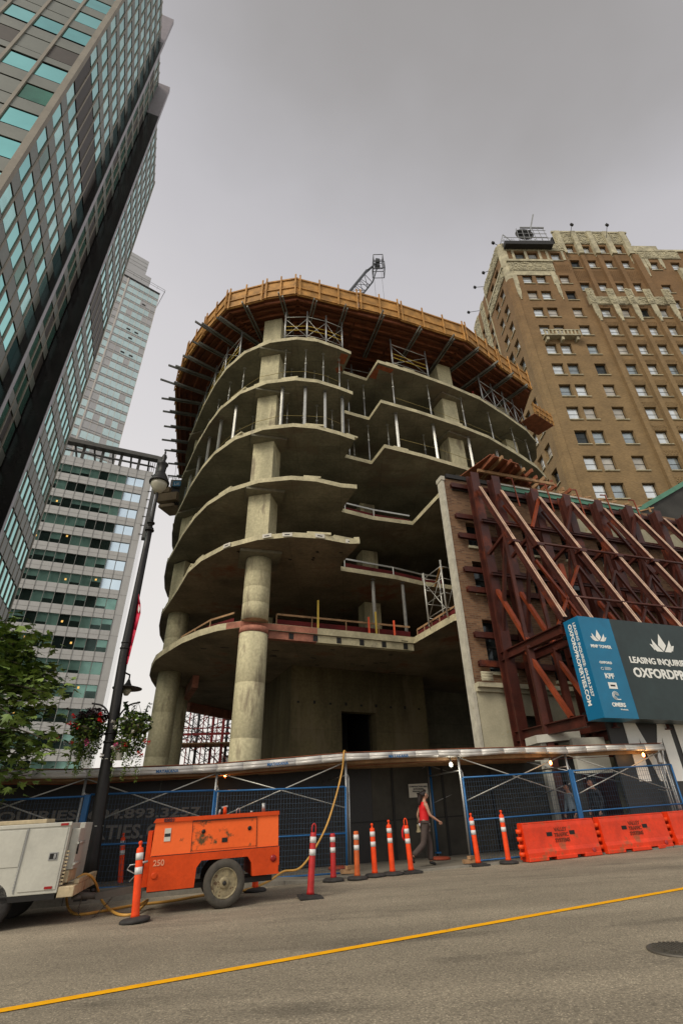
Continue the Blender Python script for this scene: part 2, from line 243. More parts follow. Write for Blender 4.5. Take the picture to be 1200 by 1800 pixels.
# ------------------------------------------------------------------ mesh builder
class MB:
    def __init__(s): s.v = []; s.f = []; s.m = []; s.sm = []; s.k = []
    def mark(s): s.k.append((len(s.v), len(s.f)))
    def face(s, pts, mi=0, smooth=False):
        n = len(s.v); s.v += [tuple(p) for p in pts]; s.f.append(tuple(range(n, n + len(pts)))); s.m.append(mi); s.sm.append(smooth); return s
    def par(s, o, a, b, c, mi=0):           # parallelepiped from corner o with edges a, b, c
        s.mark(); o, a, b, c = V(o), V(a), V(b), V(c)
        if a.cross(b).dot(c) < 0: a, b = b, a
        P = [o, o + a, o + a + b, o + b]; P += [p + c for p in P]; n = len(s.v); s.v += [tuple(p) for p in P]
        for f in ((3, 2, 1, 0), (4, 5, 6, 7), (0, 1, 5, 4), (1, 2, 6, 5), (2, 3, 7, 6), (3, 0, 4, 7)): s.f.append(tuple(n + i for i in f)); s.m.append(mi); s.sm.append(False)
        return s
    def box(s, c, sx, sy, sz, rz=0, mi=0):
        a, b = U(rz) * sx, U(rz + 90) * sy; return s.par(V(c) - a / 2 - b / 2 - Z * sz / 2, a, b, Z * sz, mi)
    def bar(s, p, q, w, h=None, up=None, mi=0):
        p, q = V(p), V(q); h = h or w; d = (q - p).normalized(); u = V(up) if up is not None else (Z if abs(d.z) < .95 else Vector((0, 1, 0)))
        x = d.cross(u).normalized() * w; y = x.cross(d).normalized() * h; return s.par(p - x / 2 - y / 2, x, y, q - p, mi)
    def ibeam(s, p, q, w, h, up, t=.03, mi=0):
        p, q, up = V(p), V(q), V(up); d = (q - p).normalized(); x = d.cross(up).normalized(); y = x.cross(d).normalized()
        s.bar(p + y * (h / 2 - t / 2), q + y * (h / 2 - t / 2), w, t, up, mi); s.bar(p - y * (h / 2 - t / 2), q - y * (h / 2 - t / 2), w, t, up, mi)
        return s.bar(p, q, t, h - 2 * t - .004, up, mi)
    def tube(s, p, q, r, n=8, mi=0, r2=None, caps=True):
        s.mark(); p, q = V(p), V(q); r2 = r if r2 is None else r2; d = (q - p).normalized(); u = Z if abs(d.z) < .95 else Vector((0, 1, 0)); x = d.cross(u).normalized(); y = d.cross(x).normalized(); b = len(s.v)
        for c, rr in ((p, r), (q, r2)):
            for i in range(n): a = 2 * math.pi * i / n; s.v.append(tuple(c + x * (rr * math.cos(a)) + y * (rr * math.sin(a))))
        for i in range(n): j = (i + 1) % n; s.f.append((b + i, b + n + i, b + n + j, b + j)); s.m.append(mi); s.sm.append(True)
        if caps: s.f.append(tuple(b + i for i in range(n))); s.f.append(tuple(b + n + i for i in reversed(range(n)))); s.m += [mi, mi]; s.sm += [False, False]
        return s
    def path(s, pts, r, n=8, mi=0, rad=None):
        s.mark(); pts = [V(p) for p in pts]; b0 = len(s.v); L_ = len(pts); prev = None
        for k, p in enumerate(pts):
            d = (pts[min(k + 1, L_ - 1)] - pts[max(k - 1, 0)]).normalized()
            if prev is None: u = Z if abs(d.z) < .9 else Vector((0, 1, 0)); x = d.cross(u).normalized()
            else: x = (prev - d * prev.dot(d)).normalized()
            prev = x; y = d.cross(x); rr = rad[k] if rad else r
            for i in range(n): a = 2 * math.pi * i / n; s.v.append(tuple(p + x * (rr * math.cos(a)) + y * (rr * math.sin(a))))
        for k in range(L_ - 1):
            for i in range(n): j = (i + 1) % n; s.f.append((b0 + k * n + i, b0 + k * n + j, b0 + (k + 1) * n + j, b0 + (k + 1) * n + i)); s.m.append(mi); s.sm.append(True)
        s.f.append(tuple(b0 + i for i in reversed(range(n)))); s.f.append(tuple(b0 + (L_ - 1) * n + i for i in range(n))); s.m += [mi, mi]; s.sm += [False, False]; return s
    def lathe(s, c, prof, n=16, mi=0, axis=None, smooth=True, caps=True):     # prof: (r, h)
        s.mark(); c = V(c); ax = V(axis).normalized() if axis is not None else Z; u = Vector((1, 0, 0)) if abs(ax.x) < .9 else Vector((0, 1, 0)); x = ax.cross(u).normalized(); y = ax.cross(x).normalized(); b = len(s.v)
        for r_, h in prof:
            for i in range(n): a = 2 * math.pi * i / n; s.v.append(tuple(c + ax * h + x * (r_ * math.cos(a)) + y * (r_ * math.sin(a))))
        for k in range(len(prof) - 1):
            for i in range(n): j = (i + 1) % n; s.f.append((b + k * n + i, b + k * n + j, b + (k + 1) * n + j, b + (k + 1) * n + i)); s.m.append(mi); s.sm.append(smooth)
        if not caps: return s
        s.f.append(tuple(b + i for i in reversed(range(n)))); s.f.append(tuple(b + (len(prof) - 1) * n + i for i in range(n))); s.m += [mi, mi]; s.sm += [False, False]; return s
    def prism(s, poly, z0, z1, mi=0, ms=None):
        s.mark(); n = len(poly); ar = sum(poly[i][0] * poly[(i + 1) % n][1] - poly[(i + 1) % n][0] * poly[i][1] for i in range(n))
        if ar < 0: poly = list(reversed(poly))
        b = len(s.v); s.v += [(p[0], p[1], z0) for p in poly] + [(p[0], p[1], z1) for p in poly]
        s.f.append(tuple(b + i for i in reversed(range(n)))); s.f.append(tuple(b + n + i for i in range(n))); s.m += [mi, mi]; s.sm += [False, False]
        for i in range(n): j = (i + 1) % n; s.f.append((b + i, b + j, b + n + j, b + n + i)); s.m.append(mi if ms is None else ms); s.sm.append(False)
        return s
    def split(s, name, mats, parent):
        ks = s.k + [(len(s.v), len(s.f))]
        for (a, b), (c, d) in zip(ks[:-1], ks[1:]):
            m = MB(); m.v = s.v[a:c]; m.f = [tuple(i - a for i in f) for f in s.f[b:d]]; m.m = s.m[b:d]; m.sm = s.sm[b:d]; m.build(name, mats, parent)
    def build(s, name, mats, parent=None, local=False, kind=None, label=None):
        me = bpy.data.meshes.new(name); off = V(parent_loc(parent)) if (parent and not local) else Vector((0, 0, 0))
        me.from_pydata([(a - off.x, b - off.y, c - off.z) for a, b, c in s.v], [], s.f)
        if not isinstance(mats, (list, tuple)): mats = [mats]
        for m in mats: me.materials.append(m)
        me.polygons.foreach_set('material_index', s.m); me.polygons.foreach_set('use_smooth', s.sm); me.update()
        uv = me.uv_layers.new(name='UVMap'); data = uv.data
        for p in me.polygons:
            nn = p.normal
            if abs(nn.z) > .7:
                for li in p.loop_indices: c = me.vertices[me.loops[li].vertex_index].co; data[li].uv = (c.x, c.y)
            else:
                tt = Vector((-nn.y, nn.x, 0)).normalized()
                for li in p.loop_indices: c = me.vertices[me.loops[li].vertex_index].co; data[li].uv = (c.dot(tt), c.z)
        o = bpy.data.objects.new(name, me); C.objects.link(o)
        if parent: o.parent = parent
        if kind: o['kind'] = kind
        if label: o['label'] = label
        return o
LOC = {}
def parent_loc(p):
    l = Vector((0, 0, 0))
    while p: l += Vector(p.location); p = p.parent
    return l
def thing(name, label, cat, loc=(0, 0, 0), group=None, rz=0):
    o = bpy.data.objects.new(name, None); C.objects.link(o); o.location = loc; o.rotation_euler = (0, 0, rz); o['label'] = label; o['category'] = cat; o.empty_display_size = .1
    if group: o['group'] = group
    return o
def tag(o, label, cat, group=None):
    o['label'] = label; o['category'] = cat
    if group: o['group'] = group
    return o
def dup(root, loc, rz=None, label=None, group=None):
    r = root.copy(); C.objects.link(r); r.location = loc
    if rz is not None: r.rotation_euler = (0, 0, rz)
    if label: r['label'] = label
    if group: r['group'] = group
    for ch in list(root.children):
        c = ch.copy(); C.objects.link(c); c.parent = r
        for g in ch.children: d = g.copy(); C.objects.link(d); d.parent = c
    return r
def dup_part(o, delta, parent=None):
    c = o.copy(); C.objects.link(c); c.parent = parent or o.parent; c.location = Vector(o.location) + V(delta); return c
def text(body, size, o, dx, dy, parent, m, name='lettering', align='LEFT', ext=.004, sx=1.0, bold=0.0, sp=1.0):
    cu = bpy.data.curves.new(name, 'FONT'); cu.body = body; cu.size = size; cu.extrude = ext; cu.align_x = align; cu.offset = bold; cu.space_character = sp; cu.resolution_u = 3
    ob = bpy.data.objects.new(name, cu); C.objects.link(ob); bpy.context.view_layer.update()
    me = bpy.data.meshes.new_from_object(ob.evaluated_get(bpy.context.evaluated_depsgraph_get())); bpy.data.objects.remove(ob)
    dx, dy = V(dx).normalized(), V(dy).normalized(); dz = dx.cross(dy); off = parent_loc(parent) if parent else Vector((0, 0, 0)); o = V(o) - off
    mw = Matrix(((dx.x * sx, dy.x, dz.x, o.x), (dx.y * sx, dy.y, dz.y, o.y), (dx.z * sx, dy.z, dz.z, o.z), (0, 0, 0, 1)))
    me.transform(mw); me.materials.clear(); me.materials.append(m); r = bpy.data.objects.new(name, me); C.objects.link(r)
    if parent: r.parent = parent
    return r
def spline(pts, n=8):
    P = [V(p) for p in pts]; P = [P[0] * 2 - P[1]] + P + [P[-1] * 2 - P[-2]]; o = []
    for i in range(1, len(P) - 2):
        for k in range(n):
            t = k / n; a, b, c, d = P[i - 1:i + 3]
            o.append(.5 * ((2 * b) + (c - a) * t + (2 * a - 5 * b + 4 * c - d) * t * t + (3 * b - a - 3 * c + d) * t ** 3))
    o.append(P[-2]); return o
def wall_grid(mb, O, d, n, u0, u1, z0, z1, holes, depth, mi=0, mr=1, p=0.0):
    """wall face at outward offset p from the line O + u*d, with rectangular openings and their reveals"""
    us = sorted({u0, u1} | {h[0] for h in holes} | {h[1] for h in holes}); zs = sorted({z0, z1} | {h[2] for h in holes} | {h[3] for h in holes})
    us = [u for u in us if u0 <= u <= u1]; zs = [z for z in zs if z0 <= z <= z1]
    P = lambda u, z, q=0: O + d * u + n * (p - q) + Z * z
    fl = (d.cross(Z)).dot(n) > 0
    for j in range(len(zs) - 1):
        i = 0
        while i < len(us) - 1:
            zc = (zs[j] + zs[j + 1]) / 2
            isH = lambda k: any(h[0] < (us[k] + us[k + 1]) / 2 < h[1] and h[2] < zc < h[3] for h in holes)
            if isH(i): i += 1; continue
            k = i
            while k < len(us) - 1 and not isH(k): k += 1
            q = [P(us[i], zs[j]), P(us[k], zs[j]), P(us[k], zs[j + 1]), P(us[i], zs[j + 1])]
            mb.face(q if fl else q[::-1], mi); i = k
    for (a, b, c, e) in holes:
        for q in ([P(a, c), P(a, e), P(a, e, depth), P(a, c, depth)], [P(b, c), P(b, c, depth), P(b, e, depth), P(b, e)], [P(a, e), P(b, e), P(b, e, depth), P(a, e, depth)], [P(a, c), P(a, c, depth), P(b, c, depth), P(b, c)]):
            mb.face(q if fl else q[::-1], mr)
def limited_parts(lst, make_proto, name, parent, mats, limit=96, rest_name=None):
    """lst: (centre, builder(mb)) ; the ones that show largest become parts, the rest one stuff part"""
    def key(c):
        x, y = proj(c); vis = -60 < x < 1260 and -60 < y < 1860
        return (0 if vis else 1, V(c).length)
    lst = sorted(lst, key=lambda t: key(t[0]))
    for c, fn, ml in lst[:limit]:
        m = MB(); fn(m); m.build(name, ml or mats, parent)
    if len(lst) > limit:
        byk = {}
        for c, fn, ml in lst[limit:]:
            k = tuple(x.name for x in (ml or mats)); byk.setdefault(k, (MB(), ml or mats)); fn(byk[k][0])
        allm = []; tot = MB()
        for k, (m, ml) in byk.items():
            base = len(allm); allm += list(ml); nb = len(tot.v); tot.v += m.v; tot.f += [tuple(i + nb for i in f) for f in m.f]; tot.m += [x + base for x in m.m]; tot.sm += m.sm
        tot.build(rest_name or name, allm, parent, kind='stuff')

# ------------------------------------------------------------------ ground, road, kerb, sidewalk
SD = U(14); SN = Vector((-SD.y, SD.x, 0)); K0 = Vector((-3.2, 13.35, 0))         # kerb line
def gp(v, h=0): return Vector((v.x, v.y, gz(v.x, v.y) + h))
def struct(name, mb, mats): o = mb.build(name, mats); o['kind'] = 'structure'; return o
m = MB(); s = 260
m.face([(-s, -s, gz(-s, -s) - .012), (s, -s, gz(s, -s) - .012), (s, s, gz(s, s) - .012), (-s, s, gz(-s, s) - .012)]); struct('ground', m, darkconc)
m = MB(); A_, B_ = K0 - SD * 90, K0 + SD * 120; far = -SN * 26
m.face([gp(A_ + far, -.004), gp(B_ + far, -.004), gp(B_, -.004), gp(A_, -.004)]); struct('road', m, asph)
def SH(x): return .13 if x < -2.6 else (.035 if x > -.9 else .13 - .095 * (x + 2.6) / 1.7)
m = MB(); KS = [-90, -6, -3, -.4, 0, .6, 1.2, 1.8, 2.4, 3.2, 120]
for a_, b_ in zip(KS[:-1], KS[1:]):
    p, q = K0 + SD * a_, K0 + SD * b_; p2, q2 = p + SN * .18, q + SN * .18; ha, hb = SH(p.x), SH(q.x)
    m.face([gp(p, -.01), gp(q, -.01), gp(q, hb), gp(p, ha)]); m.face([gp(p, ha), gp(q, hb), gp(q2, hb), gp(p2, ha)])

for i in range(-30, 60): q = K0 + SD * (i * 1.5 + .3); m.par(gp(q - SN * .003, 0), SD * .012, SN * .1, Z * (SH(q.x) + .003), 1)
struct('kerb', m, [kerbm, hoardk])
m = MB()
for a_, b_ in zip(KS[:-1], KS[1:]):
    p, q = K0 + SD * a_ + SN * .18, K0 + SD * b_ + SN * .18; ha, hb = SH(p.x) - .004, SH(q.x) - .004; m.face([gp(p, ha), gp(q, hb), gp(q + SN * 14, hb), gp(p + SN * 14, ha)])
struct('sidewalk', m, sidem)
m = MB(); p, q = G(0, 1777), G(1200, 1562); e = (q - p).normalized(); w = Vector((-e.y, e.x, 0)) * .066
pts = []
m.face([p - e * 6 - w + Z * .004, q + e * 40 - w + Z * .004, q + e * 40 + w + Z * .004, p - e * 6 + w + Z * .004])
for vv in range(len(m.v)): x, y, z = m.v[vv]; m.v[vv] = (x, y, gz(x, y) + .003)
struct('road_marking', m, linem)
# manhole cover
c = G(1196, 1669); t = thing('manhole_cover', 'round cast iron manhole cover set in the road', 'manhole cover', c)
m = MB(); m.lathe(c, [(.31, -.02), (.31, .004), (.285, .006), (.285, .003)], 28); m.build('rim', ironm, t)
m = MB()
for i in range(-6, 7):
    for j in range(-6, 7):
        if i * i + j * j < 34: m.box(c + Vector((i * .044, j * .044, .012)), .022, .022, .024, 20)
m.build('tread_pattern', ironm, t)
# shallow gutter dirt is in the materials

# ================================================================== BUILDING UNDER CONSTRUCTION
CURVE = [(-12.9, 34.6), (-12.6, 32.9), (-12.0, 30.9), (-11.3, 29.1), (-10.3, 27.3), (-9.2, 25.3), (-8.0, 23.4), (-7.0, 22.1), (-5.6, 20.85), (-4.0, 20.1), (-2.4, 19.9), (-1.2, 20.1), (0.0, 20.65), (.8, 21.1)]
NOTCH = [(.25, 22.6), (1.8, 23.3)]
RIGHT = [(2.45, 21.8), (4.7, 22.75), (7.3, 24.0), (9.6, 25.3), (11.8, 27.0), (13.8, 28.7), (14.9, 30.0), (15.6, 32)]
BACK = [(15, 37), (11, 43), (4, 47), (-4, 46), (-8.9, 41.7), (-11.3, 37.7)]
FO = Vector((4.844, 20, 0)); FD = U(18); FN = Vector((FD.y, -FD.x, 0))            # brick facade: origin, direction, outward normal
def fac(u, off=0, z=0): return FO + FD * u + FN * off + Z * z
BACKF = [tuple(fac(.1, -.62)[:2]), tuple(fac(14, -.62)[:2])]
tb = thing('concrete_frame_building', 'unfinished round-cornered concrete building with bare stacked floor slabs', 'building', (0, 30, -1))
LEV = {2: 7.1, 3: 10.55, 4: 13.95, 5: 17.3, 6: 20.65, 7: 24.0}
polys = {
 2: [(-11.9, 33.6), (-11.9, 32.4), (-11.6, 30.8), (-11.25, 29.4), (-10.7, 28.0), (-9.9, 26.3), (-9.2, 25.3), (-7.7, 23.4), (-6.6, 22.35), (-5.6, 21.65), (-4.5, 21.25), (-3.5, 21.6), (3.4, 24.2), (4.75, 21.0)] + [tuple(fac(.5, -.62)[:2]), tuple(fac(14, -.62)[:2])] + [(20, 32), (16, 40), (8, 47), (-4, 46), (-8.9, 41.7), (-11.3, 37.7)],
 3: [(p[0] + .25, p[1] - .45 + (.4 if p[0] < -9 else 0)) for p in CURVE[:13]] + [(.8, 20.2), (-.1, 22.4), (-.1, 23.1), (2.7, 24.3), (4.4, 25.3), (9, 27)] + RIGHT[4:] + BACK,
 4: CURVE[:13] + [(.8, 20.8), (.2, 22.3), (0, 23.0), (1.7, 23.9), (4.0, 24.6), (5.2, 21.3)] + [tuple(fac(.7, -.62)[:2]), tuple(fac(14, -.62)[:2])] + RIGHT[6:] + BACK,
 5: CURVE + NOTCH + RIGHT + BACK, 6: CURVE + NOTCH + RIGHT + BACK, 7: CURVE + NOTCH + RIGHT + BACK}
for k, pl in polys.items():
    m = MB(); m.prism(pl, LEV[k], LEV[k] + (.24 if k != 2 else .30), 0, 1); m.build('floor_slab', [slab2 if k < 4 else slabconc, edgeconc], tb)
# irregular kerb pours along the slab edges
def along(poly, step, jitter=0):
    o = []
    for a, b in zip(poly[:-1], poly[1:]):
        a, b = V(a[0], a[1], 0), V(b[0], b[1], 0); L_ = (b - a).length; n = max(1, int(L_ / step))
        for i in range(n): o.append((a + (b - a) * ((i + .5) / n), (b - a).normalized(), L_ / n))
    return o
m = MB()
for k in (3, 4, 5, 6, 7):
    edge = (CURVE if k != 3 else polys[3][:14]); segs = along(edge, 1.1) + (along(RIGHT, 1.2) if k > 4 else [])
    for c, d, L_ in segs:
        if random.random() < .5: n_ = Vector((-d.y, d.x, 0)); m.bar(c + n_ * .12 + Z * (LEV[k] + .24 + .05), c + n_ * .12 + d * L_ * random.uniform(.4, .9) + Z * (LEV[k] + .29), .2, .10)
m.split('edge_upstand', edgeconc, tb)
# level two edge beam, partly coated in red primer, with pockets
E2 = [(-5.6, 21.65), (-4.5, 21.25), (-3.5, 21.6), (3.4, 24.2)]
def edge_band(pts, z0, z1, inset, mtl, name, t=.3):
    m = MB()
    for a, b in zip(pts[:-1], pts[1:]):
        a, b = V(a[0], a[1], 0), V(b[0], b[1], 0); d = (b - a).normalized(); n_ = Vector((-d.y, d.x, 0)); m.par(a + n_ * inset + Z * z0, b - a, n_ * t, Z * (z1 - z0))
    return m.build(name, mtl, tb)
split = V(-3.5, 21.6, 0) + (V(3.4, 24.2, 0) - V(-3.5, 21.6, 0)) * .33
edge_band([(-4.52, 21.26), (-3.5, 21.6), tuple(split[:2])], LEV[2] - .34, LEV[2] - .003, .10, primer, 'edge_beam')
edge_band([tuple(split[:2]), (3.4, 24.2)], LEV[2] - .34, LEV[2] - .003, .10, edgeconc, 'edge_beam')
edge_band([(-5.2, 21.5), (-4.5, 21.25), (-3.5, 21.6), tuple(split[:2])], LEV[2] + .012, LEV[2] + .288, -.006, primer, 'primer_coating', .004)
m = MB(); dd = (V(3.4, 24.2, 0) - V(-3.5, 21.6, 0)).normalized(); nn = Vector((-dd.y, dd.x, 0))
for i in range(7): q = V(-3.9 + .15, 21.5, 0) + dd * (.25 + i * 1.14); m.par(q + nn * .085 + Z * (LEV[2] - .30), dd * .22, nn * .02, Z * .27)
m.split('beam_pocket', darkgap, tb)
# drop panels and columns
def col_round(x, y, z0, z1, r, mats=concrete):
    m = MB(); zz = [z0 + i * (z1 - z0) / 4 for i in range(5)]; prof = []
    for i, z in enumerate(zz): prof += [(r, z), (r - .008, z + .012), (r, z + .024)] if 0 < i < 4 else [(r, z)]
    m.lathe(V(x, y, 0), prof, 36); return m.build('column', mats, tb)
def col_sq(x, y, z0, z1, a, b, rz):
    m = MB(); m.box((x, y, (z0 + z1) / 2), a, b, z1 - z0, rz); return m.build('column', concrete, tb)
col_round(-3.96, 21.5, -1.6, 6.82, .62); col_round(-3.96, 21.5, 7.42, LEV[3] - .15, .60)
m = MB(); m.lathe(V(-3.96, 21.5, 0), [(.635, 6.83), (.635, 7.09)], 36); m.build('primer_collar', primer, tb)
for k, z1 in ((3, LEV[4] - .15), (4, LEV[5] - .15), (5, LEV[6] - .15), (6, LEV[7] - .15), (7, 27.15)):
    col_sq(-3.96, 21.5, LEV[k] + .244, z1, 1.14, 1.14, -11)
m = MB()
for k in (3, 4, 5, 6, 7): m.box((-3.96, 21.55, LEV[k] - .07), 1.9, 2.0, .135, 14)
for k in (5, 6, 7):
    for (x, y, a) in ((7.2, 25.6, 28), (12.6, 30.0, 40), (-9.6, 28.6, 70)): m.box((x, y, LEV[k] - .07), 1.8, 1.8, .135, a)
m.split('drop_panel', slabconc, tb)
col_round(-9.95, 29.0, -1.6, LEV[2] - .004, .62); col_round(-9.95, 29.0, 7.42, LEV[3] - .004, .6); col_round(-10.6, 33.2, -1.6, LEV[2] - .004, .6)
for k in (3, 4, 5, 6, 7): col_sq(-10.0, 29.0, LEV[k] + .244, LEV[k] + 3.3, 1.0, 1.0, 60)
for k in (5, 6, 7): col_sq(7.2, 25.6, LEV[k] + .244, (LEV[k] + 3.2), 1.1, 1.1, 22); col_sq(12.6, 30.0, LEV[k] + .244, LEV[k] + 3.2, 1.05, 1.05, 25)
for k in (2, 3, 4, 5, 6, 7):
    for (x, y) in ((1.5, 28), (8, 31), (-5, 30)): col_sq(x, y, LEV[k] + .31, LEV[k] + (3.3 if k > 2 else 3.4), 1, 1, 20)
# core walls
cd = U(23.5); cn = Vector((cd.y, -cd.x, 0)); CO = V(-2.9, 27.76, 0)
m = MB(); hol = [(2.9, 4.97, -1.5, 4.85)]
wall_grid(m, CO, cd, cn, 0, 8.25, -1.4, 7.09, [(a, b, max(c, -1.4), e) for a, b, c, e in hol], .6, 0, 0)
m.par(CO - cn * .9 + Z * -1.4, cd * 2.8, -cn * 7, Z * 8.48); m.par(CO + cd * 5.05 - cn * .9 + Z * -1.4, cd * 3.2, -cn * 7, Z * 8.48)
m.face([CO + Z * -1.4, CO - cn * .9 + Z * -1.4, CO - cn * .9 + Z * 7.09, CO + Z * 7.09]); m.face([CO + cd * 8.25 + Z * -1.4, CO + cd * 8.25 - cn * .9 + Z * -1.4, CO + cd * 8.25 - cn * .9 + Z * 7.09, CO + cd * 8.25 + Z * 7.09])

dk = MB(); dk.par(CO + cd * 2.82 - cn * 4 + Z * -1.4, cd * 2.2, -cn * .1, Z * 8.4); dk.par(CO + cd * 2.82 - cn * 1 + Z * -1.4, cd * .05, -cn * 3, Z * 8.4); dk.par(CO + cd * 4.97 - cn * 1 + Z * -1.4, cd * .05, -cn * 3, Z * 8.4); dk.par(CO + cd * 2.82 - cn * 1 + Z * 5.3, cd * 2.2, -cn * 3, Z * .1); dk.build('shaft_lining', darkgap, tb)  # near-black box behind the opening; the doorway's shade is put into its colour
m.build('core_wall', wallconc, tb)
m = MB()
for i in range(9): m.par(CO + cd * (.35 + i * .92) + cn * .004 + Z * 5.15, cd * .13, cn * .012, Z * (.16 if i % 2 else .10))
m.split('tie_hole', darkgap, tb)
m = MB(); m.par(CO + cd * 8.4 - cn * 3.2 + Z * -1.4, cd * 14, -cn * .3, Z * 8.4); m.par(CO - cd * 2 - cn * 3 + Z * 7.5, cd * 16, -cn * 10, Z * 19.4); m.build('inner_wall', slabconc, tb)  # back wall, and a solid block added to keep the upper floors dark
pk = random.Random(31); m = MB()
for i in range(26):
    x, y = pk.uniform(-7, 3), pk.uniform(23.6, 30); m.box((x, y, LEV[2] - .004), pk.uniform(.2, .4), .12, .004, 20)
for i in range(10): m.box((-3.0 + i * .0 + pk.uniform(-2, 3), pk.uniform(20.6, 22), LEV[3] - .004), .16, .12, .004, pk.uniform(0, 90))
m.split('soffit_pocket', darkgap, tb)
# orange and red coating patches under the slabs (real paint, a few millimetres thick)
def patch(pts, z, mtl=pinkc): m = MB(); m.prism(pts, z - .006, z - .002); m.build('coating_patch', mtl, tb)
patch([(.62, 21.15), (.35, 21.9), (-.05, 21.75), (.2, 21.0)], LEV[7]); patch([(.25, 22.4), (.2, 22.0), (-.2, 22.2), (-.1, 22.6)], LEV[7]); patch([(2.5, 21.98), (3.5, 22.4), (3.3, 22.7), (2.35, 22.25)], LEV[7]); patch([(1.95, 23.0), (2.3, 22.3), (2.55, 22.4), (2.4, 23.2)], LEV[7])
# stiffening rib under the slab of level two and far edge beam
m = MB(); a, b = V(-11.2, 37.5, 0), V(-8.9, 41.5, 0); m.bar(a + Z * (LEV[2] - .3), b + Z * (LEV[2] - .3), .4, .58); m.bar(b + Z * (LEV[2] - .3), V(-1, 45.5, LEV[2] - .3), .4, .58); m.bar(V(-10.4, 34, LEV[2] - .35), V(-8.6, 29.6, LEV[2] - .35), .35, .68); m.split('edge_beam', primer, tb)

# guard rails with red netting standing on the slabs
def rail(pts, z, label, net=(0, 1), h=1.0, posts=1.6, fill=.75):
    h = h * .62
    t = thing('guard_rail', label, 'guard rail', (pts[0][0], pts[0][1], z), 'guard rails on the open floor edges')
    P = [V(p[0], p[1], z) for p in pts]; m = MB(); mp_ = MB(); nt_ = MB()
    for a, b in zip(P[:-1], P[1:]):
        m.bar(a + Z * h, b + Z * h, .04, .09); d = b - a; n = max(1, int(d.length / posts))
        for i in range(n): q = a + d * (i / n); mp_.bar(q, q + Z * h, .05, .09)
        nt_.par(a + Z * .05, d * net[1], Vector((-d.y, d.x, 0)).normalized() * .01, Z * h * fill * .72)
    m.build('top_rail', timber if z < 9 else alu, t); mp_.build('post', timber if z < 9 else alu, t); nt_.build('netting', redmesh, t); return t
rail([(-8.4, 25.4), (-6.3, 22.9), (-5.0, 22.0)], 7.42, 'guard rail left of the round column on the lowest slab')
rail([(-3.1, 22.3), (3.3, 24.6)], 7.42, 'long guard rail with red netting right of the round column')
rail([(.1, 23.5), (2.7, 24.7), (4.4, 25.7), (5.6, 26.1)], LEV[3] + .25, 'guard rail with red netting on the second slab recess', h=.95)
rail([(.2, 23.3), (1.8, 24.1), (3.9, 24.85)], LEV[4] + .25, 'grey guard rail on the third slab recess', h=.8, fill=.5)
rail([(3.6, 24.2), (4.9, 20.95)], 7.42, 'short guard rail running out to the brick wall', h=.55, posts=.7)
for (x, y, mtl, h, lb) in ((-1.2, 22.55, yellow, 1.35, 'yellow stake nearer the round column at the lowest slab edge'), (1.55, 23.6, yellow, 1.1, 'yellow stake farther from the round column at the lowest slab edge'), (1.2, 23.5, orangemesh, .8, 'orange stake left of the other on the lowest slab'), (2.45, 23.95, orangemesh, .75, 'orange stake right of the other on the lowest slab')):
    m = MB(); m.bar(V(x, y, 7.42), V(x, y, 7.42 + h), .09, .09, Vector((0, 1, 0))); tag(m.build('marker_stake', mtl), lb, 'stake', 'marker stakes on the lowest slab')

# shoring posts
def prop_mesh(kind, H):
    m = MB()
    if kind == 'big': m.box((0, 0, H * .53), .14, .10, H * .86, 0, 0); m.box((0, .0, H * .53), .05, .145, H * .85, 0, 1); m.tube((0, 0, 0), (0, 0, H * .12), .03, 8, 1); m.box((0, 0, .006), .2, .2, .012, 0, 1); m.box((0, 0, H - .007), .2, .2, .014, 0, 1)
    else: m.tube((0, 0, .01), (0, 0, H * .62), .042, 8, 0); m.tube((0, 0, H * .6), (0, 0, H - .01), .028, 8, 1); m.tube((0, 0, H * .6), (0, 0, H * .64), .065, 8, 1); m.box((0, 0, .006), .16, .16, .012, 0, 1); m.box((0, 0, H - .007), .16, .16, .014, 0, 1)
    return m
def props(kind, H, pts, z, label, group):
    base = prop_mesh(kind, H); first = None
    for (x, y) in pts:
        if first is None: first = tag(base.build('shoring_post', [alu, galv] if kind == 'big' else [galv, alu]), label, 'post', group)
        o = first if first.location.length == 0 else first.copy()
        if o is not first: C.objects.link(o)
        o.location = (x, y, z); o.rotation_euler = (0, 0, random.uniform(0, 3))
def inset(poly, d):
    o = []
    for c, t_, L_ in poly: o.append((c.x - t_.y * d, c.y + t_.x * d))
    return o
gs = 'shoring posts between the floors'
big = inset(along(CURVE[2:], 1.55), .45); big = [p for p in big if (V(p[0], p[1], 0) - V(-3.96, 21.5, 0)).length > .9]
sm = inset(along(CURVE[2:], 2.1), .7)
props('big', 3.085, big, LEV[5] + .245, 'stout aluminium shoring post under the rounded left slabs, lower propped storey', gs)
props('thin', 3.085, inset(along(CURVE[5:], 2.4), 1.7), LEV[5] + .245, 'thin prop set back behind the stout posts, left lower propped storey', gs)
props('thin', 3.085, sm, LEV[6] + .245, 'slender steel prop under the rounded left slabs, upper propped storey', gs)
props('thin', 3.085, inset(along(CURVE[4:], 1.9), 2.2), LEV[6] + .245, 'slender steel prop set back in the upper propped storey at left', gs)
props('big', 3.085, inset(along(RIGHT[:7], 1.45), .5), LEV[5] + .245, 'stout shoring post under the right wing slabs, lower propped storey', gs)
props('thin', 3.085, inset(along(RIGHT[:7], 1.9), 1.6), LEV[5] + .245, 'thin prop set back under the right wing, lower propped storey', gs)
props('thin', 3.085, inset(along(RIGHT[:7], 1.5), .5), LEV[6] + .245, 'slender steel prop under the right wing slabs, upper propped storey', gs)
props('thin', 3.085, [(.6, 23.2), (1.6, 23.7), (-.6, 23.4)], LEV[6] + .245, 'slender prop in the recess between the wings, upper storey', gs)
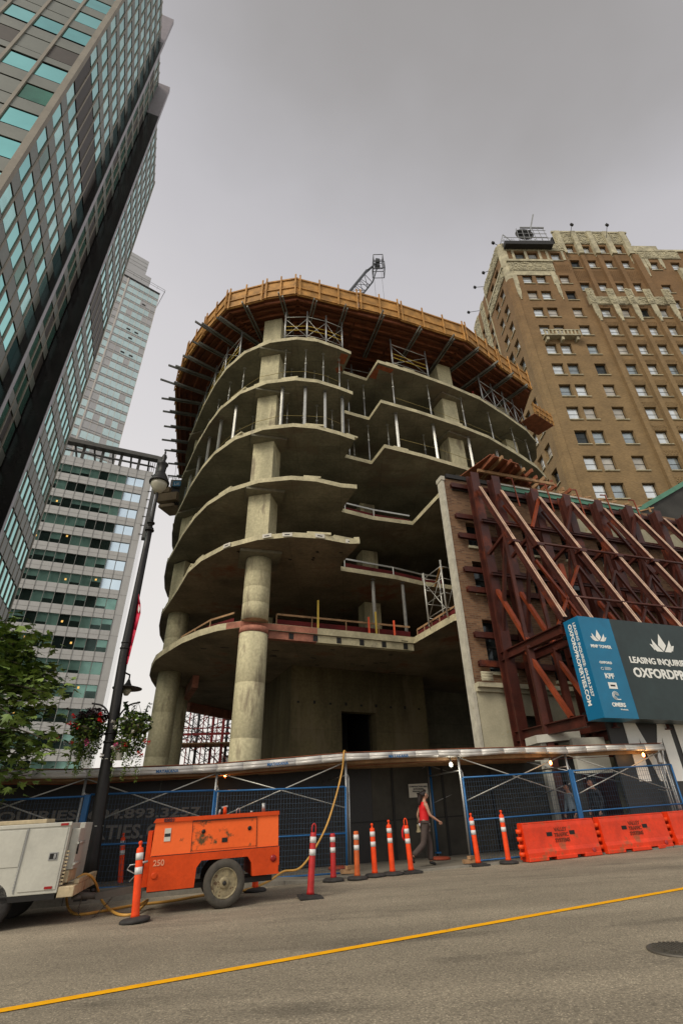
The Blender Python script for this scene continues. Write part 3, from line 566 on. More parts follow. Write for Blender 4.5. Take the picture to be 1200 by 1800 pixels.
props('thin', 3.085, [(.55, 23.2), (1.75, 23.8), (.9, 25.2)], LEV[5] + .245, 'slender prop in the recess between the wings, lower storey', gs)
props('big', 3.1, [(1.55, 24.2), (3.15, 24.75)], 7.42, 'tall galvanised post standing behind the guard rail of the lowest slab', gs)
# yellow safety cable
for z, a, lb in ((LEV[5] + 1.35, CURVE[4:], 'yellow safety rope around the left corner, lower propped storey'), (LEV[6] + 1.3, CURVE[4:], 'yellow safety rope around the left corner, upper propped storey'), (LEV[6] + 1.3, RIGHT[:6], 'yellow safety rope along the right wing, upper propped storey'), (LEV[5] + 1.4, RIGHT[:6], 'yellow safety rope along the right wing, lower propped storey')):
    m = MB(); pts = inset(along(a, 1.6), .5); m.path([V(x, y, z + random.uniform(-.12, .12)) for x, y in pts], .014, 5); tag(m.build('safety_rope', cablem), lb, 'rope', 'safety ropes')

# white notes taped to the slab edge of level three (too small to read)
for i, (u_) in enumerate((465, 503, 565, 617, 400)):
    P = onz(u_, {465: 937, 503: 931, 565: 936.5, 617: 949, 400: 959}[u_], LEV[3] + .13); e = polys[3]; bst = min(((V(a[0], a[1], 0) - V(P.x, P.y, 0)).length, j) for j, a in enumerate(e[:14]))[1]
    a, b = V(e[max(bst - 1, 0)][0], e[max(bst - 1, 0)][1], 0), V(e[min(bst + 1, 13)][0], e[min(bst + 1, 13)][1], 0); d = (b - a).normalized(); n_ = Vector((d.y, -d.x, 0)); pa = V(e[bst][0], e[bst][1], 0)
    c = pa + d * ((V(P.x, P.y, 0) - pa).dot(d)); 
    t = thing('paper_notice', 'small white notice taped to the second slab edge, %s of the five' % ['second from the left', 'the middle one', 'second from the right', 'the rightmost', 'the leftmost'][i], 'notice', c + n_ * .02 + Z * (LEV[3] + .12), 'notices on the slab edge')
    m = MB(); m.par(c - d * .22 + n_ * .012 + Z * (LEV[3] + .03), d * .44, n_ * .01, Z * .19); m.build('sheet', paperw, t); m = MB(); m.par(c - d * .11 + n_ * .0225 + Z * (LEV[3] + .09), d * .22, n_ * .003, Z * .05); m.build('print', inkm, t)

# ------------------------------------------------------------------ timber formwork table on top
FW = [(-15.1, 38.4), (-14.3, 34.9), (-13.0, 30.1), (-12.1, 26.9), (-10.6, 24.3), (-8.8, 22.1), (-6.9, 20.2), (-4.5, 19.6), (-2.4, 19.3), (1.4, 20.45), (4.1, 21.3), (8.7, 23.1), (11.6, 25.5), (14.6, 27.8)]
ledm = mat('weathered_ledger_metal', (.20, .205, .18), .6, .3, var=.3)
tf = thing('timber_formwork_deck', 'orange plywood formwork deck overhanging the top of the unfinished building', 'formwork', (0, 30, 27))
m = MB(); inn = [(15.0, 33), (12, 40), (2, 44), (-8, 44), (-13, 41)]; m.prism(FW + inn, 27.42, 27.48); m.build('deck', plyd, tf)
jo = MB(); led = []
for i, (a, b) in enumerate(zip(FW[:-1], FW[1:])):
    a, b = V(a[0], a[1], 0), V(b[0], b[1], 0); d = (b - a); L_ = d.length; d.normalize(); n_ = Vector((-d.y, d.x, 0)); dz = (.09 if i % 2 else 0)
    m = MB(); m.par(a + n_ * .02 + Z * (27.30 + dz), d * (L_ - .03), n_ * .05, Z * 1.72)
    m.build('side_panel', ply, tf)
    m = MB()
    for z in (27.36, 27.98, 28.80): m.par(a - n_ * .05 + d * .02 + Z * (z + dz), d * (L_ - .06), n_ * .068, Z * .09)
    k = max(2, int(L_ / 1.25))
    for j in range(k + 1): q = a + d * (.08 + (L_ - .26) * j / k); m.par(q - n_ * .11 + Z * (27.22 + dz), d * .09, n_ * .06, Z * 1.98)
    m.build('panel_studs', ply, tf)
    for k in range(10): q = a + n_ * (.25 + k * .42); jo.par(q + d * (.03 * k) + Z * 27.22, d * (L_ - .06 * k), n_ * .10, Z * .195, k % 2)
    nl = max(1, int(round(L_ / (1.5 if a.x < -8 else 2.4))))
    for j in range(nl): led.append((a + d * (L_ * (j + .5) / nl), n_))
jo.build('joist', [rustw, plyd], tf)
for i, (q, n_) in enumerate(led):
    outl = random.uniform(.35, 1.0) if q.x < -8 else .22; m = MB(); q = q + Z * (26.92 + .1 * (i % 3)); m.bar(q - n_ * (outl + .3 * random.random()), q + n_ * 3.4, .07, .15); m.bar(q - n_ * outl * random.uniform(.1, .9) + n_.cross(Z) * .18, q + n_ * 3.4 + n_.cross(Z) * .18, .07, .15); m.build('ledger_beam', ledm, tf)
m = MB()
for i in range(9): a = V(-11 + i * 3, 31, 27.1); m.bar(a, a + U(108) * 9, .12, .2); 
m.build('ledger_beam', plyd, tf)
for k in range(3): m = MB(); a = V(FW[2][0] - .2, FW[2][1], 0); 
# shoring frames under the deck
def frame_run(pts, z0, z1, label, yel=False):
    t = thing('scaffold_bay', label, 'scaffold', (pts[0][0], pts[0][1], z0), 'scaffold bays under the formwork deck'); P = [V(x, y, 0) for x, y in pts]
    m = MB(); b_ = MB(); y_ = MB()
    for p in P: m.tube(p + Z * z0, p + Z * z1, .055, 7)
    for a, b in zip(P[:-1], P[1:]):
        for (u, v) in ((.15, .75), (.75, .15)): b_.tube(a + Z * (z0 + (z1 - z0) * u), b + Z * (z0 + (z1 - z0) * v), .018, 5)
        b_.tube(a + Z * (z1 - .5), b + Z * (z1 - .5), .025, 5); b_.tube(a + Z * (z0 + .5), b + Z * (z0 + .5), .02, 5)
        if yel: y_.tube(a + Z * (z0 + 1.0), b + Z * (z0 + 1.0), .03, 6); y_.tube(a + Z * (z0 + 1.35), b + Z * (z0 + 1.35), .025, 6)
    m.split('post', galv, t); b_.build('brace', alu, t)
    if yel: y_.build('yellow_rail', yellow, t)
i1 = inset(along(CURVE[2:9], 1.5), .22); i2 = inset(along(CURVE[9:], 1.8), .25); i3 = inset(along(RIGHT[:3], 1.7), .25); i4 = inset(along(RIGHT[3:7], 1.3), .22)
frame_run(i1, LEV[7] + .24, 26.95, 'shoring frames around the far left curve beneath the deck', True); frame_run(i2, LEV[7] + .24, 26.95, 'shoring frames with yellow rails right of the topmost square column', True)
frame_run(inset(along(CURVE[3:], 2.0), 2.6), LEV[7] + .24, 26.95, 'second row of scaffold bays behind the left curve beneath the deck'); frame_run(inset(along(RIGHT[:6], 1.9), 2.4), LEV[7] + .24, 26.95, 'second row of scaffold bays over the right wing')
frame_run([(-.9, 24), (.9, 24.6), (2.2, 25.0)], LEV[7] + .24, 26.95, 'shoring frames deep in the recess beneath the deck'); frame_run(i3, LEV[7] + .24, 26.95, 'shoring frames over the middle of the right wing', True); frame_run(i4, LEV[7] + .24, 26.95, 'shoring frames at the far right end beneath the deck')
for i, (x, y) in enumerate(inset(along(RIGHT[3:7], 1.3), 1.0)): m = MB(); m.tube(V(x, y, LEV[7] + .25), V(x + .1, y, 26.0), .05, 7); tag(m.build('red_prop', redsteel), 'red steel prop among the frames at the right end of the deck', 'prop', 'red props at the right end')

# small lower formwork platform at the right end
t = thing('hanging_formwork', 'smaller orange plywood box hanging below the right end of the deck', 'formwork', (14.6, 28.2, 24.6)); a, b = V(13.9, 28.9, 0), V(15.8, 30.3, 0); d = (b - a); n_ = Vector((-d.y, d.x, 0)).normalized()
m = MB(); m.par(a - n_ * 1.0 + Z * 25.3, d, n_ * .05, Z * 1.0); m.build('side_panel', ply, t); m = MB(); m.par(a - n_ * .95 + Z * 25.2, d, n_ * 1.4, Z * .06); m.build('deck', rustw, t)
m = MB()
for k in range(6): m.par(a - n_ * 1.05 + d * (k / 5.3) + Z * 25.1, d.normalized() * .07, n_ * .05, Z * 1.25)
for z in (25.45, 25.95): m.par(a - n_ * 1.06 + Z * z, d, n_ * .06, Z * .08)
m.build('panel_studs', ply, t)
# ladder scaffold beside the brick wall on level two
t = thing('access_scaffold', 'silver ladder scaffold on the lowest slab beside the brick wall', 'scaffold', (4.1, 22.1, 7.42)); m = MB(); b_ = MB(); c1, c2, c3, c4 = V(3.95, 22.7, 7.42), V(4.55, 21.25, 7.42), V(4.75, 23.0, 7.42), V(5.3, 21.7, 7.42)
for p in (c1, c2, c3, c4): m.tube(p, p + Z * 2.7, .045, 8)
for z in (.4, 1.1, 1.8, 2.4):
    b_.tube(c1 + Z * z, c3 + Z * z, .02, 5); b_.tube(c2 + Z * z, c4 + Z * z, .02, 5); b_.tube(c1 + Z * z, c2 + Z * z, .02, 5)
b_.tube(c1 + Z * .3, c2 + Z * 2.2, .018, 5); b_.tube(c1 + Z * 2.2, c2 + Z * .3, .018, 5); b_.tube(c3 + Z * .3, c4 + Z * 2.2, .018, 5)
m.split('post', alu, t); b_.build('brace', alu, t); m = MB(); m.bar(c3 + Z * 2.1 - V(.2, 0, 0), c2 + Z * 2.3, .16, .05); m.build('plank', ply, t)

# ================================================================== BRICK FACADE HELD BY STEEL BRACING
tw = thing('brick_facade', 'freestanding old brown brick facade with cream stone base', 'facade', fac(0))
holes = []
for u in (.95, 4.0, 6.2, 8.4, 10.6, 12.8):
    w = 1.15
    holes += [(u, u + w, 4.55, 6.45), (u, u + w, 8.2, 9.6), (u, u + w, 10.3, 11.6)] if u > 2 else [(u, u + w, 4.75, 6.9), (u, u + w, 8.1, 9.6), (u, u + w, 10.35, 11.6)]
m = MB(); wall_grid(m, FO, FD, FN, .14, 15, 4.25, 13.95, holes, .45, 0, 0); m.par(fac(.14, -.5, 4.25), FD * 14.76, -FN * .05, Z * 9.7); m.build('brick_wall', brickF, tw)
for (a, b, c, e) in holes:
    f = MB(); f.par(fac(a + .003, -.43, c + .003), FD * (b - a - .006), FN * .04, Z * (e - c - .006)); w = f.build('window', pane_k, tw)
    s_ = MB(); s_.par(fac(a - .06, .002, c - .12), FD * (b - a + .12), FN * .09, Z * .115); s_.build('sill', limest, w)
    g_ = MB(); g_.par(fac(a + .02, -.385, (c + e) / 2), FD * (b - a - .04), FN * .03, Z * .06); g_.par(fac(a + .01, -.385, c + .01), FD * .07, FN * .03, Z * (e - c - .02)); g_.par(fac(b - .08, -.385, c + .01), FD * .07, FN * .03, Z * (e - c - .02)); g_.build('frame', framek, w)
m = MB(); wall_grid(m, FO, FD, FN, .14, 15, -1.5, 4.1, [(1.55, 3.1, -.5, 3.15), (4.2, 5.9, -.5, 3.2), (7, 8.8, -.5, 3.2), (10, 12, -.5, 3.2)], .35, 0, 0, p=.05); m.par(fac(.14, -.32, -1.5), FD * 14.76, -FN * .1, Z * 5.6, 1); m.build('stone_base', [limest, darkconc], tw)
m = MB(); m.par(fac(.14, 0, 4.1), FD * 14.76, FN * .30, Z * .17); m.par(fac(.14, 0, 3.95), FD * 14.76, FN * .16, Z * .147); m.build('base_cornice', limest, tw)
m = MB()
for k in range(6): m.tube(fac(.30 + .0 * k, .33, 4.34 + .055 * k), fac(.78, .33, 4.34 + .055 * k), .035 + .01 * (k % 2), 8)
m.build('stone_scroll', limest, tw)
m = MB(); m.par(fac(0, .03, -1.5), FD * .135, -FN * .42, Z * 15.3)
zz = -1.5
m.build('end_pier', stucco, tw)
m = MB(); m.par(fac(-.03, .07, 13.8), FD * .20, -FN * .5, Z * .22); m.build('pier_cap', stucco, tw)
m = MB(); m.par(fac(.26, .1, 13.96), FD * 2.6, -FN * .7, Z * .22); m.build('parapet_flashing', framek, tw)
m = MB(); m.par(fac(2.95, .22, 13.98), FD * 9.0, -FN * .2, Z * .09, 0); m.par(fac(2.95, .16, 13.74), FD * 9.0, -FN * .12, Z * .235, 1); m.build('gutter', [whitep, coppergreen], tw)
m = MB(); m.par(fac(3, .003, 13.22), FD * 12, FN * .12, Z * .16); m.par(fac(.5, .003, 13.3), FD * 2.4, FN * .1, Z * .12); m.split('string_course', slate, tw)
for u in (7.05, 9.15, 11.2, 13.3):
    m = MB(); n = 12; c = [fac(u, .003, 11.75), fac(u + 1.3, .003, 11.75)]; arc = [fac(u + .65 + .65 * math.cos(math.pi * i / n), .003, 11.75 + 1.05 * math.sin(math.pi * i / n) ** .9) for i in range(n + 1)]; base = len(m.v)
    fr = [p + FN * .05 for p in arc]; m.face(list(reversed(fr))[::-1] if (fr[1] - fr[0]).cross(fr[2] - fr[0]).dot(FN) > 0 else fr[::-1])
    for p, q in zip(arc[:-1], arc[1:]): m.face([p, q, q + FN * .05, p + FN * .05])
    m.build('arch_panel', limest, tw)

tsb = thing('steel_bracing', 'rust red steel frame of posts and raking struts bracing the brick facade', 'steel bracing', fac(6, 2, gz(10, 20)))
us = [1.35, 2.5, 4.6, 6.5, 8.45, 10.4, 12.3, 14.2]
for i, u in enumerate(us):
    m = MB(); m.ibeam(fac(u, .62, -1.2), fac(u, .62, 13.95 if i < 2 else 13.6), .42, .46, FN, .05); m.build('post', rust, tsb)
    m = MB(); a, b = fac(u + .02, .95, 12.95), fac(u + .02, 4.15, 5.55); m.ibeam(a, b, .20, .22, Z, .03); o = m.build('raking_strut', rust, tsb)
    m = MB(); x_ = (b - a).normalized().cross(FD).normalized(); x_ = x_ if x_.z > 0 else -x_; m.bar(a + x_ * .118 + FD * .045, b + x_ * .118 + FD * .045, .055, .012, x_); m.bar(a + x_ * .118 - FD * .045, b + x_ * .118 - FD * .045, .055, .012, x_); m.split('worn_flange', rakerm, o)  # pale strips paint the light falling on the strut tops
    m = MB(); m.ibeam(fac(u, .3, 5.25), fac(u, 4.0, 5.25), .22, .34, Z, .03); m.build('cross_beam', rust, tsb)
    if i < 5: m = MB(); m.ibeam(fac(u, .3, 2.35), fac(u, 4.0, 2.35), .22, .34, Z, .03); m.build('cross_beam', rust, tsb)
    m = MB(); m.bar(fac(u + .02, .85, 7.9), fac(u + .02, 2.1, 5.4), .16, .14); m.build('knee_brace', rust2, tsb)
    m = MB(); m.bar(fac(u + .02, 1.9, 5.1), fac(u + .02, 3.4, 2.55), .14, .14); k = m.build('knee_brace', rust2, tsb)
    m = MB(); m.bar(fac(u, 2.1, 5.2), fac(u, 2.1, -1.2), .22, .22); m.build('inner_post', rust, tsb)
    m = MB(); m.bar(fac(u, .8, 6.2), fac(u, 2.0, 9.6), .12, .12); m.bar(fac(u, 2.0, 9.9), fac(u, .8, 9.6), .12, .12); m.bar(fac(u, 2.05, 5.4), fac(u, 2.05, 10.3), .13, .13); m.build('lattice_member', rust, tsb)
    m = MB(); q = fac(u + .02, .95, 12.95) * .52 + fac(u + .02, 4.25, 5.35) * .48; m.box(q, .34, .36, .10, 18); m.build('splice_plate', rust, tsb)
m = MB()
for z, o_ in ((13.45, .2), (11.75, .2), (10.72, .2), (9.05, .2), (8.12, .2), (6.15, .2), (5.0, .2), (1.85, .2)): m.ibeam(fac(.36, o_, z), fac(15, o_, z), .24, .16, FN, .03)
m.build('waling_beams', rust, tsb)
m = MB()
for z in (11.2, 8.6): m.ibeam(fac(1.2, .95, z), fac(15, .95, z), .12, .14, Z, .02)
for z, o_ in ((9.4, 2.6), (6.6, 3.8)): m.tube(fac(2.4, o_, z), fac(15, o_, z), .05, 6)
m.build('tie_beam', rust, tsb)
for i in range(1, 7):
    a, b = us[i], us[i + 1]; m = MB()
    if i in (1, 2, 4): m.bar(fac(a, 1.0, 12.2), fac(b, 1.0, 9.2), .13, .13); m.bar(fac(b, 1.0, 12.9), fac(b - .8, 1.0, 11.2), .14, .12)
    m.bar(fac(a, 2.2, 5.6), fac(b, 2.2, 8.8), .10, .10); m.bar(fac(b, 2.2, 5.6), fac(a, 2.2, 8.8), .10, .10); m.build('cross_brace', rust2 if i == 1 else rust, tsb)
m = MB(); m.bar(fac(4.75, 1.1, 9.4), fac(4.75, 1.1, 5.4), .2, .16); m.build('orange_post', rust2, tsb)
m = MB()
for u in (4.0, 6.0, 7.9, 9.8, 11.7): m.bar(fac(u, .3, 12.8), fac(u - .1, .3, 14.45), .05, .05); m.bar(fac(u - .1, .3, 14.45), fac(u - .45, .3, 14.4), .05, .05)
m.build('bracket', rust2, tsb)

# timber joists and plywood resting behind the top of the facade
t = thing('timber_falsework', 'row of reddish timber joists and plywood above the brick facade top', 'falsework', fac(4, -1.5, 14.2))
m = MB(); m.par(fac(1.0, -.4, 14.62), FD * .05 + FN * .0, -FN * 2.4, Z * .0 + FD * 2.1 + Z * .0) if False else m.prism([tuple(fac(1.6, -1.2)[:2]), tuple(fac(2.2, 1.2)[:2]), tuple(fac(4.0, .9)[:2]), tuple(fac(6.5, -1.2)[:2])], 14.93, 14.97); m.build('plywood_sheet', rustw, t)
for i in range(15):
    u = 2.3 + i * .52; lo = 1.35 - .16 * i + .10 * (i % 3); m = MB(); zz = 14.78 + .07 * (i % 2); m.bar(fac(u, lo, zz), fac(u, -1.6, zz), .09, .2); m.build('joist', [rustw, timber, rustw][i % 3], t)
m = MB(); m.bar(fac(2.0, -.5, 14.6), fac(10.5, -.5, 14.6), .1, .16); m.bar(fac(2.0, .25, 14.6), fac(6.5, .25, 14.6), .1, .16); m.bar(fac(2.2, -.5, 14.2), fac(2.2, -.5, 14.52), .1, .1); m.bar(fac(6.2, -.5, 14.2), fac(6.2, -.5, 14.52), .1, .1); m.build('bearer', timber, t)
m = MB()
for i in range(9): u = 6 + i * .85; m.bar(fac(u, .12, 14.0), fac(u, .1, 14.3), .07, .07); m.bar(fac(u - .3, -.3, 14.25), fac(u + .35, .12, 14.34), .07, .07)
m.build('loose_offcut', timber, t)

# dark gabled wall with verdigris eaves behind the facade
t = thing('dark_gabled_building', 'dark stone building with green copper roof edge beyond the brick facade', 'building', (21, 29, 0)); a, b, c = at(1118, 896, 27), at(1240, 825, 28), at(1240, 1000, 28)
m = MB(); dd_ = (V(b.x, b.y, 0) - V(a.x, a.y, 0)); back = Vector((-dd_.y, dd_.x, 0)).normalized() * 7
f = [V(a.x, a.y, -1), V(b.x, b.y, -1), b, a]; g_ = [p + back for p in f]; m.face(f); m.face(g_[::-1]); m.face([f[3], f[2], g_[2], g_[3]]); m.face([f[0], f[3], g_[3], g_[0]]); m.face([f[1], g_[1], g_[2], f[2]]); m.build('wall', slate, t)
m = MB(); e = back.normalized() * -.12; m.par(a + e - Z * .25, b - a, back * .06, Z * .33); m.build('copper_edge', coppergreen, t)
# ================================================================== LEFT OFFICE TOWER
LO = V(-.7925 * 24, .6098 * 24, 0); BD = U(110.7); BN = Vector((BD.y, -BD.x, 0)); AD = -U(20.7); AN = Vector((BD.x, BD.y, 0)) * -1
tl = thing('dark_office_tower', 'tall grid fronted office tower with cyan glass and two black granite fins', 'tower', LO + Z * -2)
ROOF = 89.0
def lb(u, p, z): return LO + BD * u + BN * p + Z * z
m = MB(); poly = [lb(.3, -.35, 0), lb(28.4, -.35, 0), lb(28.4, -16, 0), lb(.3, -16, 0)]; m.prism([(p.x, p.y) for p in poly], -2, ROOF - .1)
m.build('wall', darkgap, tl)
mu = MB(); sp = MB(); wins = []
PITCH = 3.65; Z0 = 53.4 - 3.65 * 16
def la_(u, p, z): return LO + AD * u + AN * p + Z * z
def bays(us, p, z0=-2, z1=ROOF, glass=glass_b, ww=None, wh=1.95, mech=True, O=lb, bd=BD, bn=BN, prob=1.0, mw=.17, prot=.03, rec=.0):
    for a, b in zip(us[:-1], us[1:]):
        mu.par(O(a - mw / 2, p - .3, z0), bd * mw, bn * (.30 + prot), Z * (z1 - z0))
        k = 0
        while Z0 + k * PITCH - wh / 2 < z1 - 1:
            zc = Z0 + k * PITCH; k += 1
            if zc < -1: continue
            if mech and 47.0 < zc < 51.3: continue
            sz0 = zc + wh / 2 + .16; sz1 = min(zc + PITCH - wh / 2 - .16, z1)
            if mech and 43 < zc < 47: sz1 = 47.2
            if sz1 > sz0: sp.par(O(a + mw / 2, p - .06, sz0), bd * (b - a - mw), bn * .06, Z * (sz1 - sz0), 0)
            lit = random.random() < prob
            if not lit: sp.par(O(a + mw / 2 + .02, p - .07, zc - wh / 2), bd * (b - a - mw - .04), bn * .05, Z * wh, 0); continue
            def fn(mm, a=a, b=b, zc=zc, p=p): mm.par(O(a + mw / 2 + .03, p - .08, zc - wh / 2), bd * (b - a - mw - .06), bn * .04, Z * wh)
            wins.append((O((a + b) / 2, p, zc), fn, [random.choices([glass, glass_c, glass_d, glass_s], [.62, .16, .16, .06])[0]] if glass is not glass_s else [random.choice([glass_s, glass_s, panel_l])]))
        if mech and O is not la_: sp.par(O(a + mw / 2, p - .06, 47.35), bd * (b - a - mw), bn * .05, Z * 4.7, 1)
        elif mech:
            sp.par(O(a + mw / 2, p - .06, 47.35), bd * (b - a - mw), bn * .06, Z * .85, 0); sp.par(O(a + mw / 2, p - .06, 50.55), bd * (b - a - mw), bn * .06, Z * 1.5, 0)
            sp.par(O(a + mw / 2, p - .07, 48.3), bd * (b - a - mw), bn * .05, Z * 2.15, 0 if 1.9 < a < 2.9 else 1)
nb = [.22 + i * 1.235 for i in range(9)]
bays(nb, 0)
bays([10.62, 11.7, 12.8, 13.9, 15.2], 0, glass=glass_s, mech=False, wh=2.3)
bays([15.9 + i * 1.29 for i in range(11)], 0, glass=glass_b)
def la(u, p, z): return LO + AD * u + AN * p + Z * z
for i in range(6):
    bays([.22 + i * 2.0, .22 + (i + 1) * 2.0], 0, O=la_, bd=AD, bn=AN, prob=[.95, .62, .75, .8, .9, .5][i], mw=.2, prot=.08)
mu.par(la(-.12, -.25, -2), AD * .3, AN * .37, Z * (ROOF + 2)); mu.par(lb(.02, -.3, -2), BD * .2, BN * .36, Z * (ROOF + 2))
mu.par(la(.2, -.3, ROOF - .6), AD * 12, AN * .4, Z * .6); mu.par(lb(28.72, -.3, -2), BD * .3, BN * .36, Z * (ROOF + 2))
o = mu.build('mullions', mull, tl); o = sp.build('spandrel_panels', [panel_g, panel_l], tl); o['kind'] = 'stuff'
limited_parts(wins, None, 'window', tl, [glass_b])
m = MB(); m.par(la(.4, -.34, -2), AD * 12, AN * .05, Z * 90.9); m.build('recess', darkgap, tl)
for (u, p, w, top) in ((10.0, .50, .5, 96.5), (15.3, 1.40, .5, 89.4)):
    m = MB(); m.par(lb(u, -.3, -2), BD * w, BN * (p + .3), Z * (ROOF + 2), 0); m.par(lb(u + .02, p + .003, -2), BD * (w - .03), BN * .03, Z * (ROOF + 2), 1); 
    m.par(lb(u - .003, -1.2, ROOF - (1.5 if p < 1 else 9)), BD * (w + .006), BN * (p + 1.206), Z * (top - ROOF + (1.5 if p < 1 else 9)), 1); m.build('granite_fin', [blackgr, purp], tl)  # grey over the fin tops puts the sky's reflection into the colour

# ================================================================== WHITE OFFICE BLOCK
WO = V(-33.7242, 72.5443, 0); WD = -U(23); WN = Vector((U(23).y, -U(23).x, 0))
tw2 = thing('white_office_block', 'white office block with bands of green windows and a grey steel roof frame', 'office block', WO + Z * -3)
def wp(u, p, z): return WO + WD * u + WN * p + Z * z
m = MB(); poly = [wp(-.25, -.3, 0), wp(34, -.3, 0), wp(34, -22, 0), wp(-.25, -22, 0)]; m.prism([(p.x, p.y) for p in poly], -3, 53.2)
rows = [(49.65 - 3.2 * k) for k in range(17)]
holes = [(.95, 33, z, z + 1.8) for z in rows]
m2_ = MB(); wall_grid(m2_, WO, WD, WN, -.25, 34, -3, 53.2, holes, .3, 0, 0); m2_.build('cladding', office_w, tw2); m.build('core', office_k, tw2)
m = MB()
for k in range(24): m.par(wp(.9 + k * 1.43, .003, -3), WD * .06, WN * .05, Z * 56.1)
for z in rows: m.par(wp(-.25, .003, z + 2.45), WD * 34, WN * .01, Z * .04)
m.build('mullions', pale_d, tw2)
ws = []
random.seed(11)
for r_, z in enumerate(rows):
    nbright = 2 if r_ < 7 else 0
    for k in range(14):
        a = .97 + k * 1.43
        g = office_b if k < nbright else random.choices([office_g, office_k], [.74, .26])[0]
        def fn(mm, a=a, z=z, g=g, r_=r_, k=k):
            sh = random.choice([1, 1, .45, .6, .75]) if g is not office_b else 1
            mm.par(wp(a + .03, -.27, z + .02), WD * 1.36, WN * .04, Z * 1.76, 1 if g is office_k else 0)
            if sh < 1: mm.par(wp(a + .05, -.225, z + .03), WD * 1.3, WN * .012, Z * 1.72 * (1 - sh), 1)
            if r_ > 1 and g is not office_b and random.random() < .13: mm.par(wp(a + random.uniform(.3, .9), -.205, z + random.uniform(.5, 1.4)), WD * .26, WN * .01, Z * .3, 2)
        ws.append((wp(a, 0, z), fn, [office_b if g is office_b else office_g, office_k, winlight]))
limited_parts(ws, None, 'window', tw2, [office_g])
m = MB()
m.par(wp(-.6, -.2, 55.5), WD * 20, WN * 1.2, Z * .75); m.par(wp(-1.25, -.2, 39.6), WD * .65, WN * 1.2, Z * 16.6)
m.par(wp(-.6, -6, 55.5), WD * 20, WN * .5, Z * .5); m.par(wp(-.1, -.1, 54.2), WD * 19, WN * .3, Z * .22)
for k in range(7): m.par(wp(2.2 + k * 3.0, -.3, 53.2), WD * .45, WN * .45, Z * 2.3); m.par(wp(.7 + k * 3, -6, 55.3), WD * .3, WN * 6, Z * .25)
for k in range(9): m.par(wp(-.62, 0, 40.5 + k * 1.7), WD * .62, WN * .12, Z * .12)
for k in range(4): m.par(wp(-.6 + k * .35, -.4, 53), WD * .08, WN * .1, Z * 2.6)
m.build('roof_frame', frame_g, tw2)
m = MB(); m.par(wp(3, -3, 53.25), WD * 16, -WN * 12, Z * 1.5); m.build('plant_room', office_w, tw2)

# ================================================================== PALE GLASS TOWER
PO = V(-63.804, 113.265, 0); PDr = U(39); PD = -PDr; PN = Vector((PDr.y, -PDr.x, 0))
tp = thing('pale_glass_tower', 'pale green glass skyscraper with stepped top behind the white office block', 'tower', PO + Z * -3)
def pp(u, p, z): return PO + PD * u + PN * p + Z * z
m = MB(); m.prism([tuple(pp(*q)[:2]) for q in ((0, -.1, 0), (24, -.1, 0), (24, -20, 0), (0, -20, 0))], -3, 163); m.prism([tuple(pp(*q)[:2]) for q in ((3.9, -1.5, 0), (24, -1.5, 0), (24, -18, 0), (3.9, -18, 0))], 163, 170); m.prism([tuple(pp(*q)[:2]) for q in ((6.1, -1.6, 0), (24, -1.6, 0), (24, -18, 0), (6.1, -18, 0))], 170, 178); m.build('wall', pale_p, tp)
random.seed(4); gl = []
for k in range(34):
    z = 159.2 - 3.6 * k
    if z < 40: break
    for j in range(8):
        a = .1 + j * 1.72 if j < 6 else .1 + j * 1.72 + .4
        mtl = pale_g if random.random() < .8 else pale_p
        def fn(mm, a=a, z=z): mm.par(pp(a + .04, -.1, z), PD * 1.64, PN * .14, Z * 2.35)
        gl.append((pp(a, 0, z), fn, [mtl]))
limited_parts(gl, None, 'glass_panel', tp, [pale_g], limit=90)
m = MB()
for j in range(10): m.par(pp(.05 + j * 1.72 + (.4 if j > 5 else 0), -.05, 30), PD * (.10 if j != 6 else .4), PN * .16, Z * 132.5)
for k in range(38): m.par(pp(0, 0, 161.9 - 3.6 * k), PD * 13, PN * .12, Z * .10)
m.build('mullions', pale_m, tp)
m = MB()
for (u, z) in ((3.5, 152.6), (5.9, 138.2), (3.3, 138.2), (5.6, 127.4), (3.0, 127.4), (4.6, 134.6)): m.par(pp(u, .1, z), PD * 1.2, PN * .06, Z * .55)
m.split('open_vent', darkgap, tp)
m = MB(); m.par(pp(0, .02, 161.9), PD * 13, PN * .12, Z * .7, 1)
for z in (163.6, 164.6): m.par(pp(-1.3, .9, z), PD * 14, PN * .08, Z * .08); m.par(pp(-1.3, .9, z), -PN * 8, PD * .08, Z * .08)
for k in range(5): m.par(pp(-1.3 + k * 2.8, .9, 162.8), PD * .06, PN * .06, Z * 1.8)
m.build('roof_railing', [frame_g, framek], tp)
m = MB()
for z in (172, 174, 176): m.par(pp(6.0, -1.58, z), PD * 12, PN * .05, Z * .08)
m.build('panel_joint', pale_d, tp)

# ================================================================== BROWN BRICK ART DECO TOWER
MO = V(23.777, 42.845, 0); MDv = U(2); MN = Vector((MDv.y, -MDv.x, 0)); LDv = U(92); LN = Vector((-LDv.y, LDv.x, 0)) * 1.0
LN = U(182)
tm = thing('brick_art_deco_tower', 'old tan brick skyscraper with cream terracotta ornament around its top', 'tower', MO + Z * -2)
def mp2(u, p, z): return MO + MDv * u + MN * p + Z * z
def ml(u, p, z): return MO + LDv * u + LN * p + Z * z
ZR = [27.9 + 3.52 * k for k in range(-8, 11)]           # window row centres up to 63.1
w, h = 1.42, 1.92
def rc(u, z): return (u - w / 2, u + w / 2, z - h / 2, z + h / 2)
hA = [rc(u, z) for u in (2.75, 4.65, 8.0) for z in ZR + [68.45]]
hB = [rc(u, z) for u in (11.8, 14.35, 16.9, 19.45) for z in ZR if z < 57]
hC = [rc(u, z) for u in (11.4, 13.9, 16.4, 18.9) for z in (63.1, 68.5, 72.1)]
